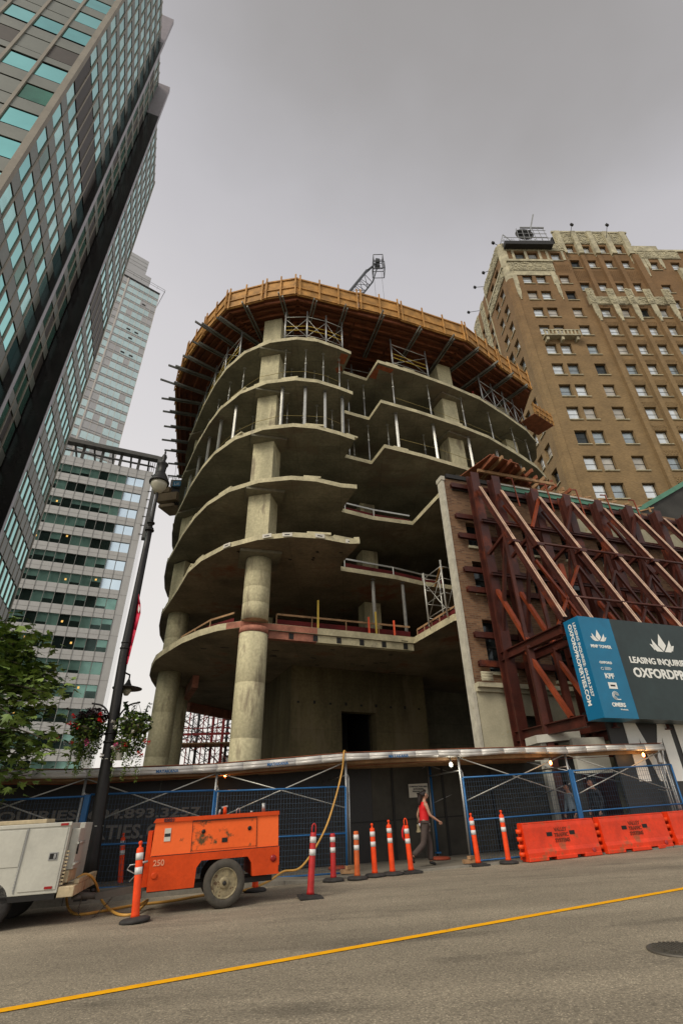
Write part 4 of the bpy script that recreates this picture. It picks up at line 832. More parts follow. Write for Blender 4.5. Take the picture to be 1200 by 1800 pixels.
hD = [rc(u, z) for u in (23.3, 26.6) for z in ZR + [68.5]]
hL = [rc(u, z) for u in (2.75, 4.95) for z in ZR] + [rc(u, z) for u in (9.2, 12.0) for z in ZR[5:] + [66.6]] + [rc(u, 67.6) for u in (2.75, 4.95)]
m = MB()
wall_grid(m, MO, MDv, MN, .55, 9.6, -2, 71.4, hA, .38); 
wall_grid(m, MO, MDv, MN, 9.6, 21.2, -2, 57.2, hB, .38); wall_grid(m, MO, MDv, MN, 9.6, 21.2, 57.2, 76.5, hC, .38, p=-1.1)
wall_grid(m, MO, MDv, MN, 21.2, 40, -2, 72.2, hD, .38, p=-1.3)
m.face([mp2(9.6, 0, 57.2), mp2(21.2, 0, 57.2), mp2(21.2, -1.1, 57.2), mp2(9.6, -1.1, 57.2)])
for (u, z0_, z1_, a_, b_) in ((9.6, 57.2, 71.4, -1.1, 0), (21.2, -2, 57.2, -1.3, 0), (21.2, 72.2, 76.5, -6, -1.1)): m.face([mp2(u, a_, z0_), mp2(u, a_, z1_), mp2(u, b_, z1_), mp2(u, b_, z0_)])
wall_grid(m, MO, LDv, LN, .55, 7.4, -2, 71.4, hL[:len(ZR) * 2] + hL[-2:], .38); 
wall_grid(m, MO, LDv, LN, 7.4, 15.2, -2, 71.9, [x for x in hL[len(ZR) * 2:-2]], .38, p=-.5)
m.face([mp2(.55, 0, -2), mp2(.55, 0, 71.4), ml(.55, 0, 71.4), ml(.55, 0, -2)])
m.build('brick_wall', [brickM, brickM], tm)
m = MB()
m.prism([tuple(p[:2]) for p in (mp2(.9, -.46, 0), mp2(9.4, -.46, 0), mp2(9.4, -1.75, 0), mp2(40, -1.75, 0), mp2(40, -14, 0), ml(15.2, -.95, 0), ml(.9, -.95, 0))], -2, 71.2); m.prism([tuple(mp2(*q)[:2]) for q in ((9.8, -1.62, 0), (21.2, -1.55, 0), (21.2, -12, 0), (9.8, -12, 0))], 71.2, 76.3); m.build('core', darkgap, tm)
# windows
ws = []
def addw(fn_pt, du, dn, hl, p0):
    for (a, b, c, e) in hl:
        mtl = random.choices([pane_w, pane_g, pane_m, pane_k], [.66, .18, .11, .05])[0]
        def fn(mm, a=a, b=b, c=c, e=e):
            P = lambda u, z, q: fn_pt(u, p0 - .38 + q, z)
            mm.par(P(a + .005, c + .005, -.02), du * (b - a - .01), dn * .05, Z * (e - c - .01), 1)
            mid = (c + e) / 2
            mm.par(P(a + .10, c + .08, .031), du * (b - a - .20), dn * .012, Z * (mid - c - .12), 0); mm.par(P(a + .10, mid + .05, .031), du * (b - a - .20), dn * .012, Z * (e - mid - .17), 0)
            mm.par(fn_pt(a - .08, p0 + .002, c - .12), du * (b - a + .16), dn * .12, Z * .11, 2)
        ws.append((fn_pt(a, 0, c), fn, [mtl, framek, terra]))
random.seed(3)
addw(mp2, MDv, MN, hA, 0); addw(mp2, MDv, MN, hB, 0); addw(mp2, MDv, MN, hC, -1.1); addw(mp2, MDv, MN, hD, -1.3)
addw(ml, LDv, LN, hL[:len(ZR) * 2] + hL[-2:], 0); addw(ml, LDv, LN, hL[len(ZR) * 2:-2], -.5)
limited_parts(ws, None, 'window', tm, [pane_w])
# piers
m = MB()
for u in (10.25, 13.08, 15.62, 18.18, 20.75): m.par(mp2(u - .28, .002, -2), MDv * .56, MN * .42, Z * 59.0)
for u in (12.65, 15.15, 17.65): m.par(mp2(u - .3, -1.098, 57.3), MDv * .6, MN * .4, Z * 12.9)
m.par(mp2(20.1, -1.098, 57.3), MDv * .9, MN * .5, Z * 13)
m.build('pier', brickM, tm)
m = MB(); e = (MDv + LDv).normalized()
c0, c1 = mp2(.6, .02, -2), ml(.6, .02, -2); cm = (c0 + c1) / 2 - Vector(((MDv + LDv).x, (MDv + LDv).y, 0)).normalized() * .3
m.prism([tuple(c0[:2]), tuple(c1[:2]), tuple((c1 + LN * .12)[:2]), tuple(cm[:2]), tuple((c0 + MN * .12)[:2])], -2, 63.2); m.build('corner_pilaster', brickM, tm)
# patterned brick spandrels
m = MB()
for u in (11.8, 14.35, 16.9, 19.45):
    for z in ZR:
        if z < 57:
            for i in range(5):
                for j in range(3): m.par(mp2(u - .75 + i * .32 + (.16 if j % 2 else 0), .002, z + 1.12 + j * .22), MDv * .15, MN * .045, Z * .11)
for u in (11.4, 13.9, 16.4, 18.9):
    for i in range(6):
        for j in range(8): m.par(mp2(u - .85 + i * .32 + (.16 if j % 2 else 0), -1.098, 64.6 + j * .30), MDv * .15, MN * .045, Z * .12)
for i in range(10):
    for j in range(6): m.par(mp2(6.4 + i * .3 + (.15 if j % 2 else 0), .002, 64.8 + j * .32), MDv * .14, MN * .045, Z * .12)
m.build('patterned_brickwork', brickM, tm)
# terracotta
m = MB()
def deco(pt, du, dn, u0, u1, z0, z1, p, seed=0):       # relief panel: base slab with raised lozenges
    m.par(pt(u0, p, z0), du * (u1 - u0), dn * .10, Z * (z1 - z0)); rs = random.Random(seed); k = 0; x = u0 + .08
    while x < u1 - .2:
        ww_ = rs.uniform(.12, .3); y = z0 + .1
        while y < z1 - .15: hh = rs.uniform(.12, .4); m.par(pt(x, p + .1, y), du * min(ww_ * .8, u1 - x - .02), dn * rs.uniform(.03, .12), Z * min(hh * .8, z1 - y - .05)); y += hh
        x += ww_
def drip(pt, du, dn, u, z, p, n=3, wd=.35):
    for i in range(n): m.par(pt(u + i * .10, p, z - .5 * (n - i)), du * (wd - .10 * i * (wd / .35) * .8), dn * (.11 - .01 * i), Z * .5 * (n - i) * 1.0) if i == 0 else m.par(pt(u + i * .08, p + .001 * i, z - .5 * n - .45 * i), du * max(.1, wd - .14 * i), dn * .10, Z * .45)
deco(mp2, MDv, MN, .5, 7.0, 64.9, 66.9, .004, 1); m.par(mp2(.4, .005, 66.9), MDv * 6.7, MN * .3, Z * .45)
m.par(mp2(.5, .004, 63.95), MDv * 6.4, MN * .08, Z * .94)
for u in (.5, 6.2): m.par(mp2(u, .004, 61.9), MDv * .8, MN * .09, Z * 2.05)
drip(mp2, MDv, MN, .6, 62.0, .005, 4, .6); drip(mp2, MDv, MN, 6.35, 62.0, .005, 4, .45)
deco(mp2, MDv, MN, .5, 9.6, 69.75, 71.5, .004, 2)
for u in (.6, 1.6, 3.45, 5.5, 6.6, 8.9): m.par(mp2(u, .004, 67.6), MDv * .35, MN * .08, Z * 2.15)
deco(mp2, MDv, MN, 9.6, 21.2, 73.5, 76.3, -1.096, 3); m.par(mp2(9.5, -1.094, 76.3), MDv * 11.8, MN * .25, Z * .35)
for u in (9.7, 12.2, 14.7, 17.2, 19.8): m.par(mp2(u + .1, -1.094, 70.6), MDv * .75, MN * .5, Z * 5.7); drip(mp2, MDv, MN, u + .2, 70.6, -1.09, 3, .55)
deco(mp2, MDv, MN, 9.9, 21.1, 57.6, 59.3, .004, 4)
for u in (10.25, 13.08, 15.62, 18.18, 20.75): deco(mp2, MDv, MN, u - .5, u + .5, 57.2, 60.4, .43, int(u * 10)); drip(mp2, MDv, MN, u - .4, 57.2, .43, 4, .7)
deco(mp2, MDv, MN, 21.3, 27.8, 70.2, 72.0, -1.294, 5); m.par(mp2(21.2, -1.29, 72.0), MDv * 3.8, MN * .2, Z * 1.3); m.par(mp2(25, -1.29, 72.0), MDv * 15, MN * .2, Z * .4)
drip(mp2, MDv, MN, 21.4, 70.2, -1.29, 5, .7); drip(mp2, MDv, MN, 22.2, 70.2, -1.29, 3, .5); drip(mp2, MDv, MN, 24.3, 70.2, -1.29, 3, .5)
m.par(mp2(26.2, -1.29, 62), MDv * 3, MN * .5, Z * 5.4)
deco(ml, LDv, LN, .5, 7.4, 69.2, 71.6, .004, 6); deco(ml, LDv, LN, .5, 7.3, 64.6, 66.3, .004, 7); m.par(ml(.4, .005, 66.3), LDv * 7, LN * .25, Z * .4)
deco(ml, LDv, LN, 7.45, 15.2, 58, 72.0, -.496, 8) if False else None
deco(ml, LDv, LN, 7.45, 8.5, 58, 72, -.496, 8); deco(ml, LDv, LN, 9.9, 11.3, 58, 72, -.496, 9); deco(ml, LDv, LN, 12.7, 15.2, 58, 72, -.496, 10)
m.par(ml(7.35, -.01, -2), LDv * .1, LN * .12, Z * 73.5)
# corner terracotta
cq0, cq1 = mp2(.62, .1, 0), ml(.62, .1, 0)
m.prism([tuple(cq0[:2]), tuple(cq1[:2]), tuple((cm + (cm - MO).normalized() * .12)[:2])], 63.2, 71.5)
for i in range(5): m.prism([tuple((cq0 * (1 - .08 * i) + cq1 * .08 * i)[:2]), tuple((cq1 * (1 - .08 * i) + cq0 * .08 * i)[:2]), tuple((cm + (cm - MO).normalized() * .14)[:2])], 63.2 - .9 * (i + 1), 63.199 - .9 * i)
m.build('terracotta', terra, tm)
m = MB(); m.par(mp2(2.0, .004, 50.7), MDv * 4.6, MN * .75, Z * .22)
for i in range(10): m.par(mp2(2.05 + i * .48, .62, 50.95), MDv * .2, MN * .12, Z * .65)
m.par(mp2(2.0, .6, 51.6), MDv * 4.6, MN * .16, Z * .15)
for u in (2.2, 4.1, 6.0): m.par(mp2(u, .004, 50.1), MDv * .3, MN * .6, Z * .58)
m.build('balcony', terra, tm)
tx = thing('balcony_sculpture', 'dark metal dial and scaffold on the balcony at the deco tower corner', 'rooftop structure', mp2(3, .5, 70.2)); m = MB()
m.par(mp2(.6, .12, 69.9), MDv * 7.0, MN * .9, Z * .75); m.build('balcony_box', framek, tx); m = MB()
m.lathe(mp2(4.2, .5, 73.2), [(1.35, -.05), (1.35, .05), (1.1, .05), (1.1, -.05)], 28, axis=MN)
for i in range(8): a = i * math.pi / 8; d = MDv * math.cos(a) + Z * math.sin(a); m.bar(mp2(4.2, .5, 73.2) - d * 1.2, mp2(4.2, .5, 73.2) + d * 1.2, .05, .05, MN)
m.build('dial', framek, tx); m = MB(); random.seed(9)
for i in range(6): m.bar(mp2(3 + i * .9, .6, 70.7), mp2(3.2 + i * .8, .6, 74.6), .07, .07)
for z in (71.4, 72.3, 73.2, 74.1): m.bar(mp2(3, .62, z), mp2(7.5, .62, z), .06, .06)
m.bar(mp2(3.8, .6, 74.8), mp2(7.4, .6, 74.8), .18, .2); m.bar(mp2(5.2, .6, 74), mp2(6.6, .6, 78.4), .2, .2)
m.bar(mp2(.2, .4, 70.8), mp2(1.0, .4, 73.2), .14, .14); m.bar(mp2(1.0, .4, 73.2), mp2(2.4, .4, 70.8), .1, .1); m.bar(mp2(.4, .4, 71.6), mp2(2.0, .4, 71.6), .07, .07)
for i in range(16): a = mp2(random.uniform(.5, 7.4), .8, 70.6); m.bar(a, a + Z * .9 + MDv * random.uniform(-.5, .5), .04, .04)
m.bar(mp2(.6, .98, 71.5), mp2(7.6, .98, 71.5), .06, .06); m.build('steelwork', galv, tx)
for i, (b_, tip, lb_) in enumerate((((1020 - 22, 408), (1004, 395), 'floodlight arm on the deco tower roof, left of the other on the front'), ((1061, 410), (1066, 395.5), 'floodlight arm on the deco tower roof, right of the other on the front'))):
    a = at(b_[0], b_[1], 43.5); t_ = at(tip[0], tip[1], 43.2); t = thing('floodlight', lb_, 'floodlight', a, 'floodlights on the deco tower roof'); m = MB(); m.bar(a - Z * 1.2, t_, .06, .06); m.build('arm', framek, t); m = MB(); m.box(t_, .45, .3, .35, 20); m.build('lamp_head', framek, t)
for i, ((bx, by), (tx_, ty_), yy) in enumerate((((878, 433), (866, 427), 44.5), ((862, 475), (849, 479.5), 49), ((848, 504), (834, 505), 53), ((836, 547), (823, 549), 57.5))):
    a = at(bx, by, yy); t_ = at(tx_, ty_, yy); t = thing('floodlight', 'floodlight arm on the side of the deco tower, %s from the front corner' % ['nearest', 'second', 'third', 'farthest'][i], 'floodlight', a, 'floodlights on the deco tower side'); m = MB(); m.bar(a + (a - t_) * .6, t_, .06, .06); m.build('arm', framek, t); m = MB(); m.box(t_, .4, .3, .4, 20); m.build('lamp_head', framek, t)

# ================================================================== CRANE BOOM, CRANE PLATFORM, BACKGROUND SITE
tc_ = thing('crane_boom', 'dark lattice crane boom rising from behind the orange formwork deck', 'crane', at(590, 570, 45))
a, b = at(596, 545, 45), at(660, 466, 45); d = (b - a).normalized(); sx_ = d.cross(Vector((0, 1, 0))).normalized(); sy_ = Vector((0, 1, 0)); L_ = (b - a).length
m = MB(); wdt = 1.0
co = [(sx_ * wdt + sy_ * .6), (sx_ * -wdt + sy_ * .6), (sy_ * -.9)]
root = a - d * 14
for c in co: m.tube(root + c, b - d * 3.0 + c, .20 if c is co[2] else .12, 6); m.tube(b - d * 3.0 + c, b + c * .3, .10, 6)
m.build('chord', steelbl, tc_); m = MB(); n_ = int((L_ + 11) / 1.5)
for i in range(n_):
    p0, p1 = root + d * (i * 1.5), root + d * (i * 1.5 + 1.5)
    for j in range(3): c, e = co[j], co[(j + 1) % 3]; m.tube(p0 + c, (p0 + p1) / 2 + e, .045, 5); m.tube((p0 + p1) / 2 + e, p1 + c, .045, 5)
m.build('lacing', steelbl, tc_)
m = MB()
def cage(c, w_, h_, l_):
    P = [c + V(x, y, z) for x in (-w_, w_) for y in (-l_, l_) for z in (-h_, h_)]
    for i in range(8):
        for j in range(i + 1, 8):
            if sum(abs(P[i][k] - P[j][k]) > .01 for k in range(3)) == 1: m.tube(P[i], P[j], .06, 5)
cage(at(665, 474, 45), .85, .8, .8); cage(at(664, 460, 45), .7, .7, .7); m.box(at(663, 460, 45), .6, .6, .8, 10); m.tube(at(661, 468, 44.9), at(665, 468, 45.1), .35, 10); m.build('boom_head', steelbl, tc_)
m = MB(); m.tube(at(656.5, 478, 45), at(657, 478, 45) - Z * 22, .02, 4); m.tube(at(670, 477, 45), at(670.5, 477, 45) - Z * 22, .02, 4); m.build('hoist_rope', steelbl, tc_)

tk = thing('crane_counterweight', 'crane platform with tan counterweight blocks and a small blue sign', 'crane', at(300, 865, 34))
Yc = 34; a = at(300, 862, Yc); m = MB(); c = at(293, 878, Yc)
m.par(at(277, 868, Yc), V(1.7, -.3, 0), V(.5, 1.4, 0), Z * -.75); m.par(at(279, 887, Yc), V(1.25, -.2, 0), V(.5, 1.4, 0), Z * -.25); m.par(at(272, 858, Yc), V(1.3, -.2, 0), V(.3, 1.0, 0), Z * -.5); m.build('counterweight', mat('tan_concrete_block', (.30, .22, .13), .8, var=.3), tk)
m = MB(); m.par(at(291, 857, Yc), V(5, 1.2, 0), V(-.2, 1.0, 0), Z * -.6); m.build('platform', blackm, tk)
m = MB(); q = at(304, 868, Yc)
for i in range(6): m.tube(q + V(.3 * i, 0, 0), q + V(.3 * i + .3, .2, -1.0), .05, 5); m.tube(q + V(.3 * i + .3, 0, 0), q + V(.3 * i, .2, -1.0), .05, 5)
m.tube(q + V(0, 0, -1.0), q + V(3, 0, -1.0), .07, 6); m.build('lattice', blackm, tk)
m = MB(); q = at(301, 843, Yc); m.par(q, V(1.3, .1, 0), V(0, .8, 0), Z * -.62); m.build('cabin', mat('grey_cabin', (.25, .25, .23), .6), tk)
q = at(305.5, 846, Yc - .05); m = MB(); m.par(q, V(1.0, .08, 0), V(0, -.03, 0), Z * -.50); o = m.build('sign_board', signblue, tk); text('LIE', .36, q + V(.10, -.04, -.40), (1, .08, 0), (0, 0, 1), o, letterw)
m = MB()
for x in (296, 303, 309): q = at(x, 845, Yc); m.tube(q - Z * .6, q + Z * .5, .02, 5)
m.tube(at(296, 839, Yc), at(311, 841, Yc), .02, 5); m.tube(at(307, 842, Yc), at(312, 800, Yc), .014, 4); m.build('railing', galv, tk)

# red and black scaffold tower seen under the lowest slab
random.seed(21)
ts_ = thing('shoring_tower', 'dense red and black scaffold tower seen beneath the lowest slab', 'scaffold tower', (-17, 62, -2)); st = MB(); br = MB(); pl_ = MB()
for i in range(6):
    for j in range(3):
        x, y = -20.5 + i * 1.7, 60 + j * 2.2; st.tube((x, y, -2), (x, y, 13.0 - (i % 3) * .5), random.choice([.07, .16]), 6, random.random() < .6)
for i in range(5):
    for j in range(3):
        x, y = -20.5 + i * 1.7, 60 + j * 2.2
        for k in range(9):
            z = .6 + k * 1.35 + random.uniform(-.5, .5); br.tube((x, y, z), (x + random.choice([1.7, 1.7, 3.4]), y + random.choice([0, 2.2]) * (j < 2), z + random.choice([0, 1.9, -1.8, 1.2, -.9])), random.choice([.03, .05]), 5, random.random() < .7); br.tube((x, y, z + .5), (x + .9, y + random.choice([0, 2.2]) * (j < 2), z - random.uniform(.2, 1.4)), .03, 5, random.random() < .6)
pl_.box((-17, 61, 7.0), 8.6, 3.5, .12, 0, 0); pl_.box((-17, 61, 3.6), 8.6, 3.5, .12, 0, 0); pl_.box((-17.2, 60, 8.0), 8.6, .06, .25, 0, 1); pl_.box((-17.2, 60, 8.6), 8.6, .06, .12, 0, 1)
st.build('post', [redsteel, greysc], ts_); br.build('brace', [redsteel, greysc], ts_); pl_.build('deck', [timber, redsteel], ts_)
t = thing('distant_panel_wall', 'pale ribbed wall behind the red scaffold tower', 'wall', (-15, 70, -2)); m = MB(); m.box((-13.5, 70, 2.5), 5.0, .4, 8.5, 8); 
for i in range(8): m.box((-15.6 + i * .62, 69.76, 2.5), .08, .06, 8.4, 8)
m.build('wall', office_w, t)
# low distant street buildings behind the hoarding at left
t = thing('low_pale_building', 'low pale building and site cabins seen under the flower baskets', 'building', (-40, 80, -3)); m = MB(); m.box((-38, 66, 1.0), 22, 6, 7.4, 10); m.build('wall', office_w, t); m = MB()
for i in range(9): m.box((-46 + i * 2.1, 62.9 + i * .36, 2.9), 1.4, .1, 1.0, 10)
m.build('window', office_k, t)
t = thing('orange_site_barrier', 'orange site railing behind the covered walkway at left', 'railing', (-25, 48, 0)); m = MB()
for z in (1.9, 2.4, 2.9): m.bar((-32, 46, z), (-13, 48, z + .2), .06, .14)
for i in range(12): m.bar((-32 + i * 1.6, 46 + i * .17, 0), (-32 + i * 1.6, 46 + i * .17, 3.1), .1, .1)
m.build('rails', mat('site_orange', (.75, .28, .05), .6), t)
# ================================================================== HOARDING, BILLBOARD, LETTERS
HB = V(2.2, 17.6, 0)
def hp(u, p, z): q = HB + SD * u - SN * p; return V(q.x, q.y, z)
t = thing('dark_hoarding_wall', 'long dark plywood hoarding behind the covered walkway with faint painted letters', 'hoarding', hp(0, 0, -1.2))
m = MB()
for i in range(-11, 4):
    u = i * 1.52; q = hp(u, 0, 0); zb = gz(q.x, q.y) + SH(q.x) - .02; m.par(hp(u, 0, zb), SD * 1.515, SN * .06, Z * 2.42, 1 if u < -2.6 else 0)
m.build('panel', [hoard, hoardk], t)
m = MB(); m.par(hp(-2.6, .02, gz(*hp(-2.6, 0, 0)[:2]) + 1.0), SD * 8.5 + Z * .28, SN * .015, Z * .03)
for u in (-.9, .75, 2.4, 4.9): m.par(hp(u, .03, -1.1), SD * .07, SN * .02, Z * 2.4)
m.build('batten', darkgap, t)
slope = (SD + Z * .036)
text('LEASING INQUIRIES: 604.893.3257', .30, hp(-6.47, .012, .065), SD + Z * .008, Z, t, letterd, 'painted_lettering', bold=.008, ext=.003, sx=1.75, align='RIGHT')
text('OXFORDPROPERTIES.', .43, hp(-7.85, .012, -.40), SD + Z * .008, Z, t, letterd, 'painted_lettering', bold=.012, ext=.003, sx=1.10, align='RIGHT'); text('COM', .43, hp(-7.8, .012, -.40), SD + Z * .008, Z, t, letterd, 'painted_lettering', bold=.012, ext=.003, sx=1.10)
# concrete sidewalk notice
q = hp(-.36, .03, .42); t = thing('site_notice', 'cream notice board with black writing on the dark hoarding', 'sign', q); m = MB(); m.par(q, SD * .62 + Z * .02, SN * -.015, Z * .36); m.build('board', paperw, t)
for i, s in enumerate(('CONSTRUCTION AREA', 'AUTHORIZED', 'PERSONS ONLY')): text(s, .055, q + SD * .31 + Z * (.275 - i * .065) - SN * .02, SD, Z, t, inkm, align='CENTER', bold=.002)
m = MB(); m.path([q + SD * (.30 + .03 * math.cos(a)) - SN * .02 + Z * (.085 + .03 * math.sin(a)) for a in (3.2, 4, 4.8, 5.6, 6.4, 7.2)], .008, 5); m.build('emblem', inkm, t)

# grey hoarding with giant white letters
q0 = at(1062, 1261, 17.0); BO = V(q0.x, q0.y, 0); BDr = U(18); BNr = Vector((BDr.y, -BDr.x, 0))
t = thing('grey_letter_hoarding', 'grey hoarding painted with giant white letters beneath the billboard', 'hoarding', BO + Z * -1)
m = MB(); m.par(V(BO.x, BO.y, gz(BO.x, BO.y)) + BDr * .0, BDr * 9, -BNr * .08, Z * 3.55); m.build('panel', greyhoard, t)
def bo(px, py): r = ray(px, py); k = (BO.dot(BNr)) / r.dot(BNr); return r * k + BNr * .004
def glyph(px):
    P = [bo(*p) for p in px]; m = MB(); nr = (P[1] - P[0]).cross(P[2] - P[1]); P = P if nr.dot(BNr) > 0 else P[::-1]; return P
def letter_m(u, z0, z1, w):
    H = z1 - z0; s = w * .24; L = []
    P = lambda x, z: BO + BDr * (u + x) + BNr * .003 + Z * (z0 + z)
    m = MB()
    for poly in ([(0, 0), (s, 0), (s, H), (0, H)], [(w - s, 0), (w, 0), (w, H), (w - s, H)], [(s, H), (s, H * .72), (w * .44, 0), (w * .5, 0), (w * .5, H * .30)], [(w - s, H), (w * .5, H * .30), (w * .5, 0), (w * .56, 0), (w - s, H * .72)]):
        q = [P(x, z) for x, z in poly]; q = q if (q[1] - q[0]).cross(q[2] - q[1]).dot(BNr) > 0 else q[::-1]; b = len(m.v); m.face(q); m.face([p + BNr * .02 for p in q][::1])
        m.f[-1] = m.f[-1]; n = len(q)
        for i in range(n): j = (i + 1) % n; m.f.append((b + i, b + j, b + n + j, b + n + i)); m.m.append(0); m.sm.append(False)
    return m
a0, a1 = bo(1095, 1266), bo(1123, 1374); uM = (a1 - BO).dot(BDr)
zb, zt = a1.z, a0.z; Wm = 2.0
letter_m(.65, .71, 2.43, 1.82).build('giant_letter', letterw, t)
m = MB(); u = 2.69; zb = .71; H = 1.72; P = lambda x, z: BO + BDr * (u + x) + BNr * .003 + Z * (zb + z)
for poly in ([(0, 0), (.36, 0), (.36, H), (0, H)], [(1.0, 0), (1.36, 0), (1.36, H), (1.0, H)], [(.36, H), (.36, H * .6), (1.0, 0), (1.0, H * .4)]):
    q = [P(x, z) for x, z in poly]; q = q if (q[1] - q[0]).cross(q[2] - q[1]).dot(BNr) > 0 else q[::-1]; m.face([p + BNr * .02 for p in q])
m.build('giant_letter', letterw, t)

# billboard box
r = ray(1062, 1261.5); B0 = r * (15.9 / r.y); BF = U(18); BFN = Vector((BF.y, -BF.x, 0)); BH = 3.13
t = thing('leasing_billboard', 'blue and slate boxed billboard advertising leasing, mounted before the steel bracing', 'billboard', B0)
m = MB(); m.par(B0, BF * 1.28, -BFN * .69, Z * BH, 0); m.build('blue_face', signblue, t)
m = MB(); m.par(B0 + BF * 1.283, BF * 6, -BFN * .72, Z * BH, 0); m.build('slate_face', signdark, t)
m = MB(); m.par(B0 - BF * .012 + Z * .01 - BFN * .01, BF * .01, -BFN * .67, Z * (BH - .02)); side = m.build('side_face', signblue2, t)
m = MB(); 
for k in range(3):
    for z_ in (.35, 2.9): m.bar(B0 + BF * (.7 + k * 2) - BFN * .65 + Z * z_, B0 + BF * (.7 + k * 2) - BFN * 1.6 + Z * z_, .12, .12)
m.split('support_bracket', blackm, t)
sx0 = B0 - BF * .014
dn = -Z; 
text('LEASING INQUIRIES: 604.893.3257', .155, sx0 - BFN * .27 + Z * (BH - .16) , dn, BFN, t, letterw, bold=.003, sx=1.02)
text('OXFORDPROPERTIES.COM', .215, sx0 - BFN * .50 + Z * (BH - .16), dn, BFN, t, letterw, bold=.006, sx=.99)
def ft(s, size, u, z, **k): return text(s, size, B0 + BF * u + BFN * .006 + Z * z, BF, Z, t, letterw, **k)
ft('MNP TOWER', .135, .62, BH - 1.02, align='CENTER', bold=.004); ft('OXFORD', .105, .62, BH - 1.52, align='CENTER', bold=.003, sp=1.15); ft('KPF', .22, .62, BH - 1.97, align='CENTER', bold=.006); ft('OMERS', .16, .66, BH - 2.80, align='CENTER', bold=.006); ft('Worldwide', .06, .82, BH - 2.90, align='CENTER')
ft('LEASING INQUIRIES:', .275, 1.62, BH - 1.42, bold=.008); ft('OXFORDPROPERTIES.COM', .40, 1.62, BH - 1.86, bold=.014)
def emblem(cu, cz, s, name='tower_emblem'):
    m = MB()
    P = lambda x, z: B0 + BF * (cu + x * s) + BFN * .008 + Z * (cz + z * s)
    for poly in ([(0, .02), (-.17, .22), (0, .62), (.17, .22)], [(-.03, 0), (-.22, .2), (-.38, .42), (-.40, .1), (-.3, .0)], [(.03, 0), (.22, .2), (.38, .42), (.40, .1), (.3, .0)], [(-.34, .2), (-.52, .24), (-.38, .02)], [(.34, .2), (.52, .24), (.38, .02)]):
        q = [P(x, z) for x, z in poly]; q = q if (q[1] - q[0]).cross(q[2] - q[1]).dot(BFN) > 0 else q[::-1]; m.face(q)
    m.build(name, letterw, t)
emblem(.62, BH - .80, .62); emblem(3.2, BH - .98, 1.0); ft('MNP TOWER', .2, 3.2, BH - 1.18, align='CENTER', bold=.004) if False else None
m = MB(); m.par(B0 + BF * .48 + BFN * .004 + Z * (BH - 2.28), BF * .32, BFN * .004, Z * .19, 0); m.par(B0 + BF * .55 + BFN * .009 + Z * (BH - 2.21), BF * .18, BFN * .002, Z * .05, 1); m.build('white_logo_box', [letterw, inkm], t)
m = MB(); cc = B0 + BF * .64 + BFN * .008 + Z * (BH - 2.48)
for rr in (.12, .085, .05): m.path([cc + BF * (rr * math.cos(a * .35)) + Z * (rr * math.sin(a * .35)) for a in range(0, 16)], .008, 4)
m.bar(cc + BF * .02 - Z * .11, cc + BF * .16 - Z * .11, .03, .01, BFN); m.build('spiral_logo', letterw, t)
m = MB(); m.path([B0 + BF * (.42 + .05 * math.cos(a * .5)) + BFN * .008 + Z * (BH - 1.68 + .04 * math.sin(a * .5)) for a in range(13)], .006, 4)
for k in range(3): m.par(B0 + BF * .52 + BFN * .005 + Z * (BH - 1.71 + k * .035), BF * (.22 + .05 * (k == 1)), BFN * .003, Z * .012)
m.build('small_logo', letterw, t)

# white canopy fragments of the old building behind the walkway
t = thing('white_stone_porch', 'cracked white porch slab and panel standing above the walkway roof', 'porch', at(1000, 1310, 19.2)); a, b = at(944, 1306, 18.3), at(1020, 1295, 18.1)
m = MB(); bb = b - a; m.par(a, V(bb.x, bb.y, .08), V(-.1, .9, 0), Z * .24); m.build('slab', whitep, t)
m = MB(); a = at(949, 1306, 18.4); m.par(V(a.x, a.y, -1), V(.22, .03, 0), V(-.1, .8, 0), Z * (a.z + .99)); m.build('wall', whitep, t)
m = MB(); a, b = at(1008, 1318, 18.0), at(1065, 1314, 17.9); d = V(b.x - a.x, b.y - a.y, 0); m.par(V(a.x, a.y, 1.0), d, V(0, .25, 0), Z * (at(1010, 1297, 18.0).z - 1.0)); m.build('panel', whitep, t)
m = MB(); a, b = at(960, 1310, 18.9), at(1010, 1305, 18.8); m.par(V(a.x, a.y, -1), V(b.x - a.x, b.y - a.y, 0), V(0, .2, 0), Z * (a.z + .98)); m.build('recess_wall', greyhoard, t)

# ================================================================== COVERED WALKWAY
tcw = thing('covered_walkway', 'pipe scaffold walkway with plywood roof wrapped in white tarpaulin', 'walkway', (0, 16.5, -1.1))
def vpost(x, y): return V(x, y, gz(x, y) + SH(x))
PX = [(-9.6, 13.35), (-6.5, 14.05), (-3.28, 14.75), (-.1, 14.95), (3.02, 15.45), (6.2, 16.35), (9.55, 17.1)]
topz = [(-9.6, 1.05), (-6.5, 1.08), (-3.28, None), (-.1, None), (3.02, None), (6.2, None), (9.55, None)]
pix_top = {2: (383, 1345), 3: (607, 1326), 4: (803, 1319), 5: (989, 1314), 6: (1157, 1309)}
FP = []
for i, (x, y) in enumerate(PX):
    b = vpost(x, y)
    if i in pix_top: r = ray(*pix_top[i]); z = r.z * (y / r.y); b = V(r.x * (y / r.y), y, 0); b.z = gz(b.x, b.y) + SH(b.x)
    else: z = topz[i][1]
    FP.append((b, z))
DEP = SN * 2.3
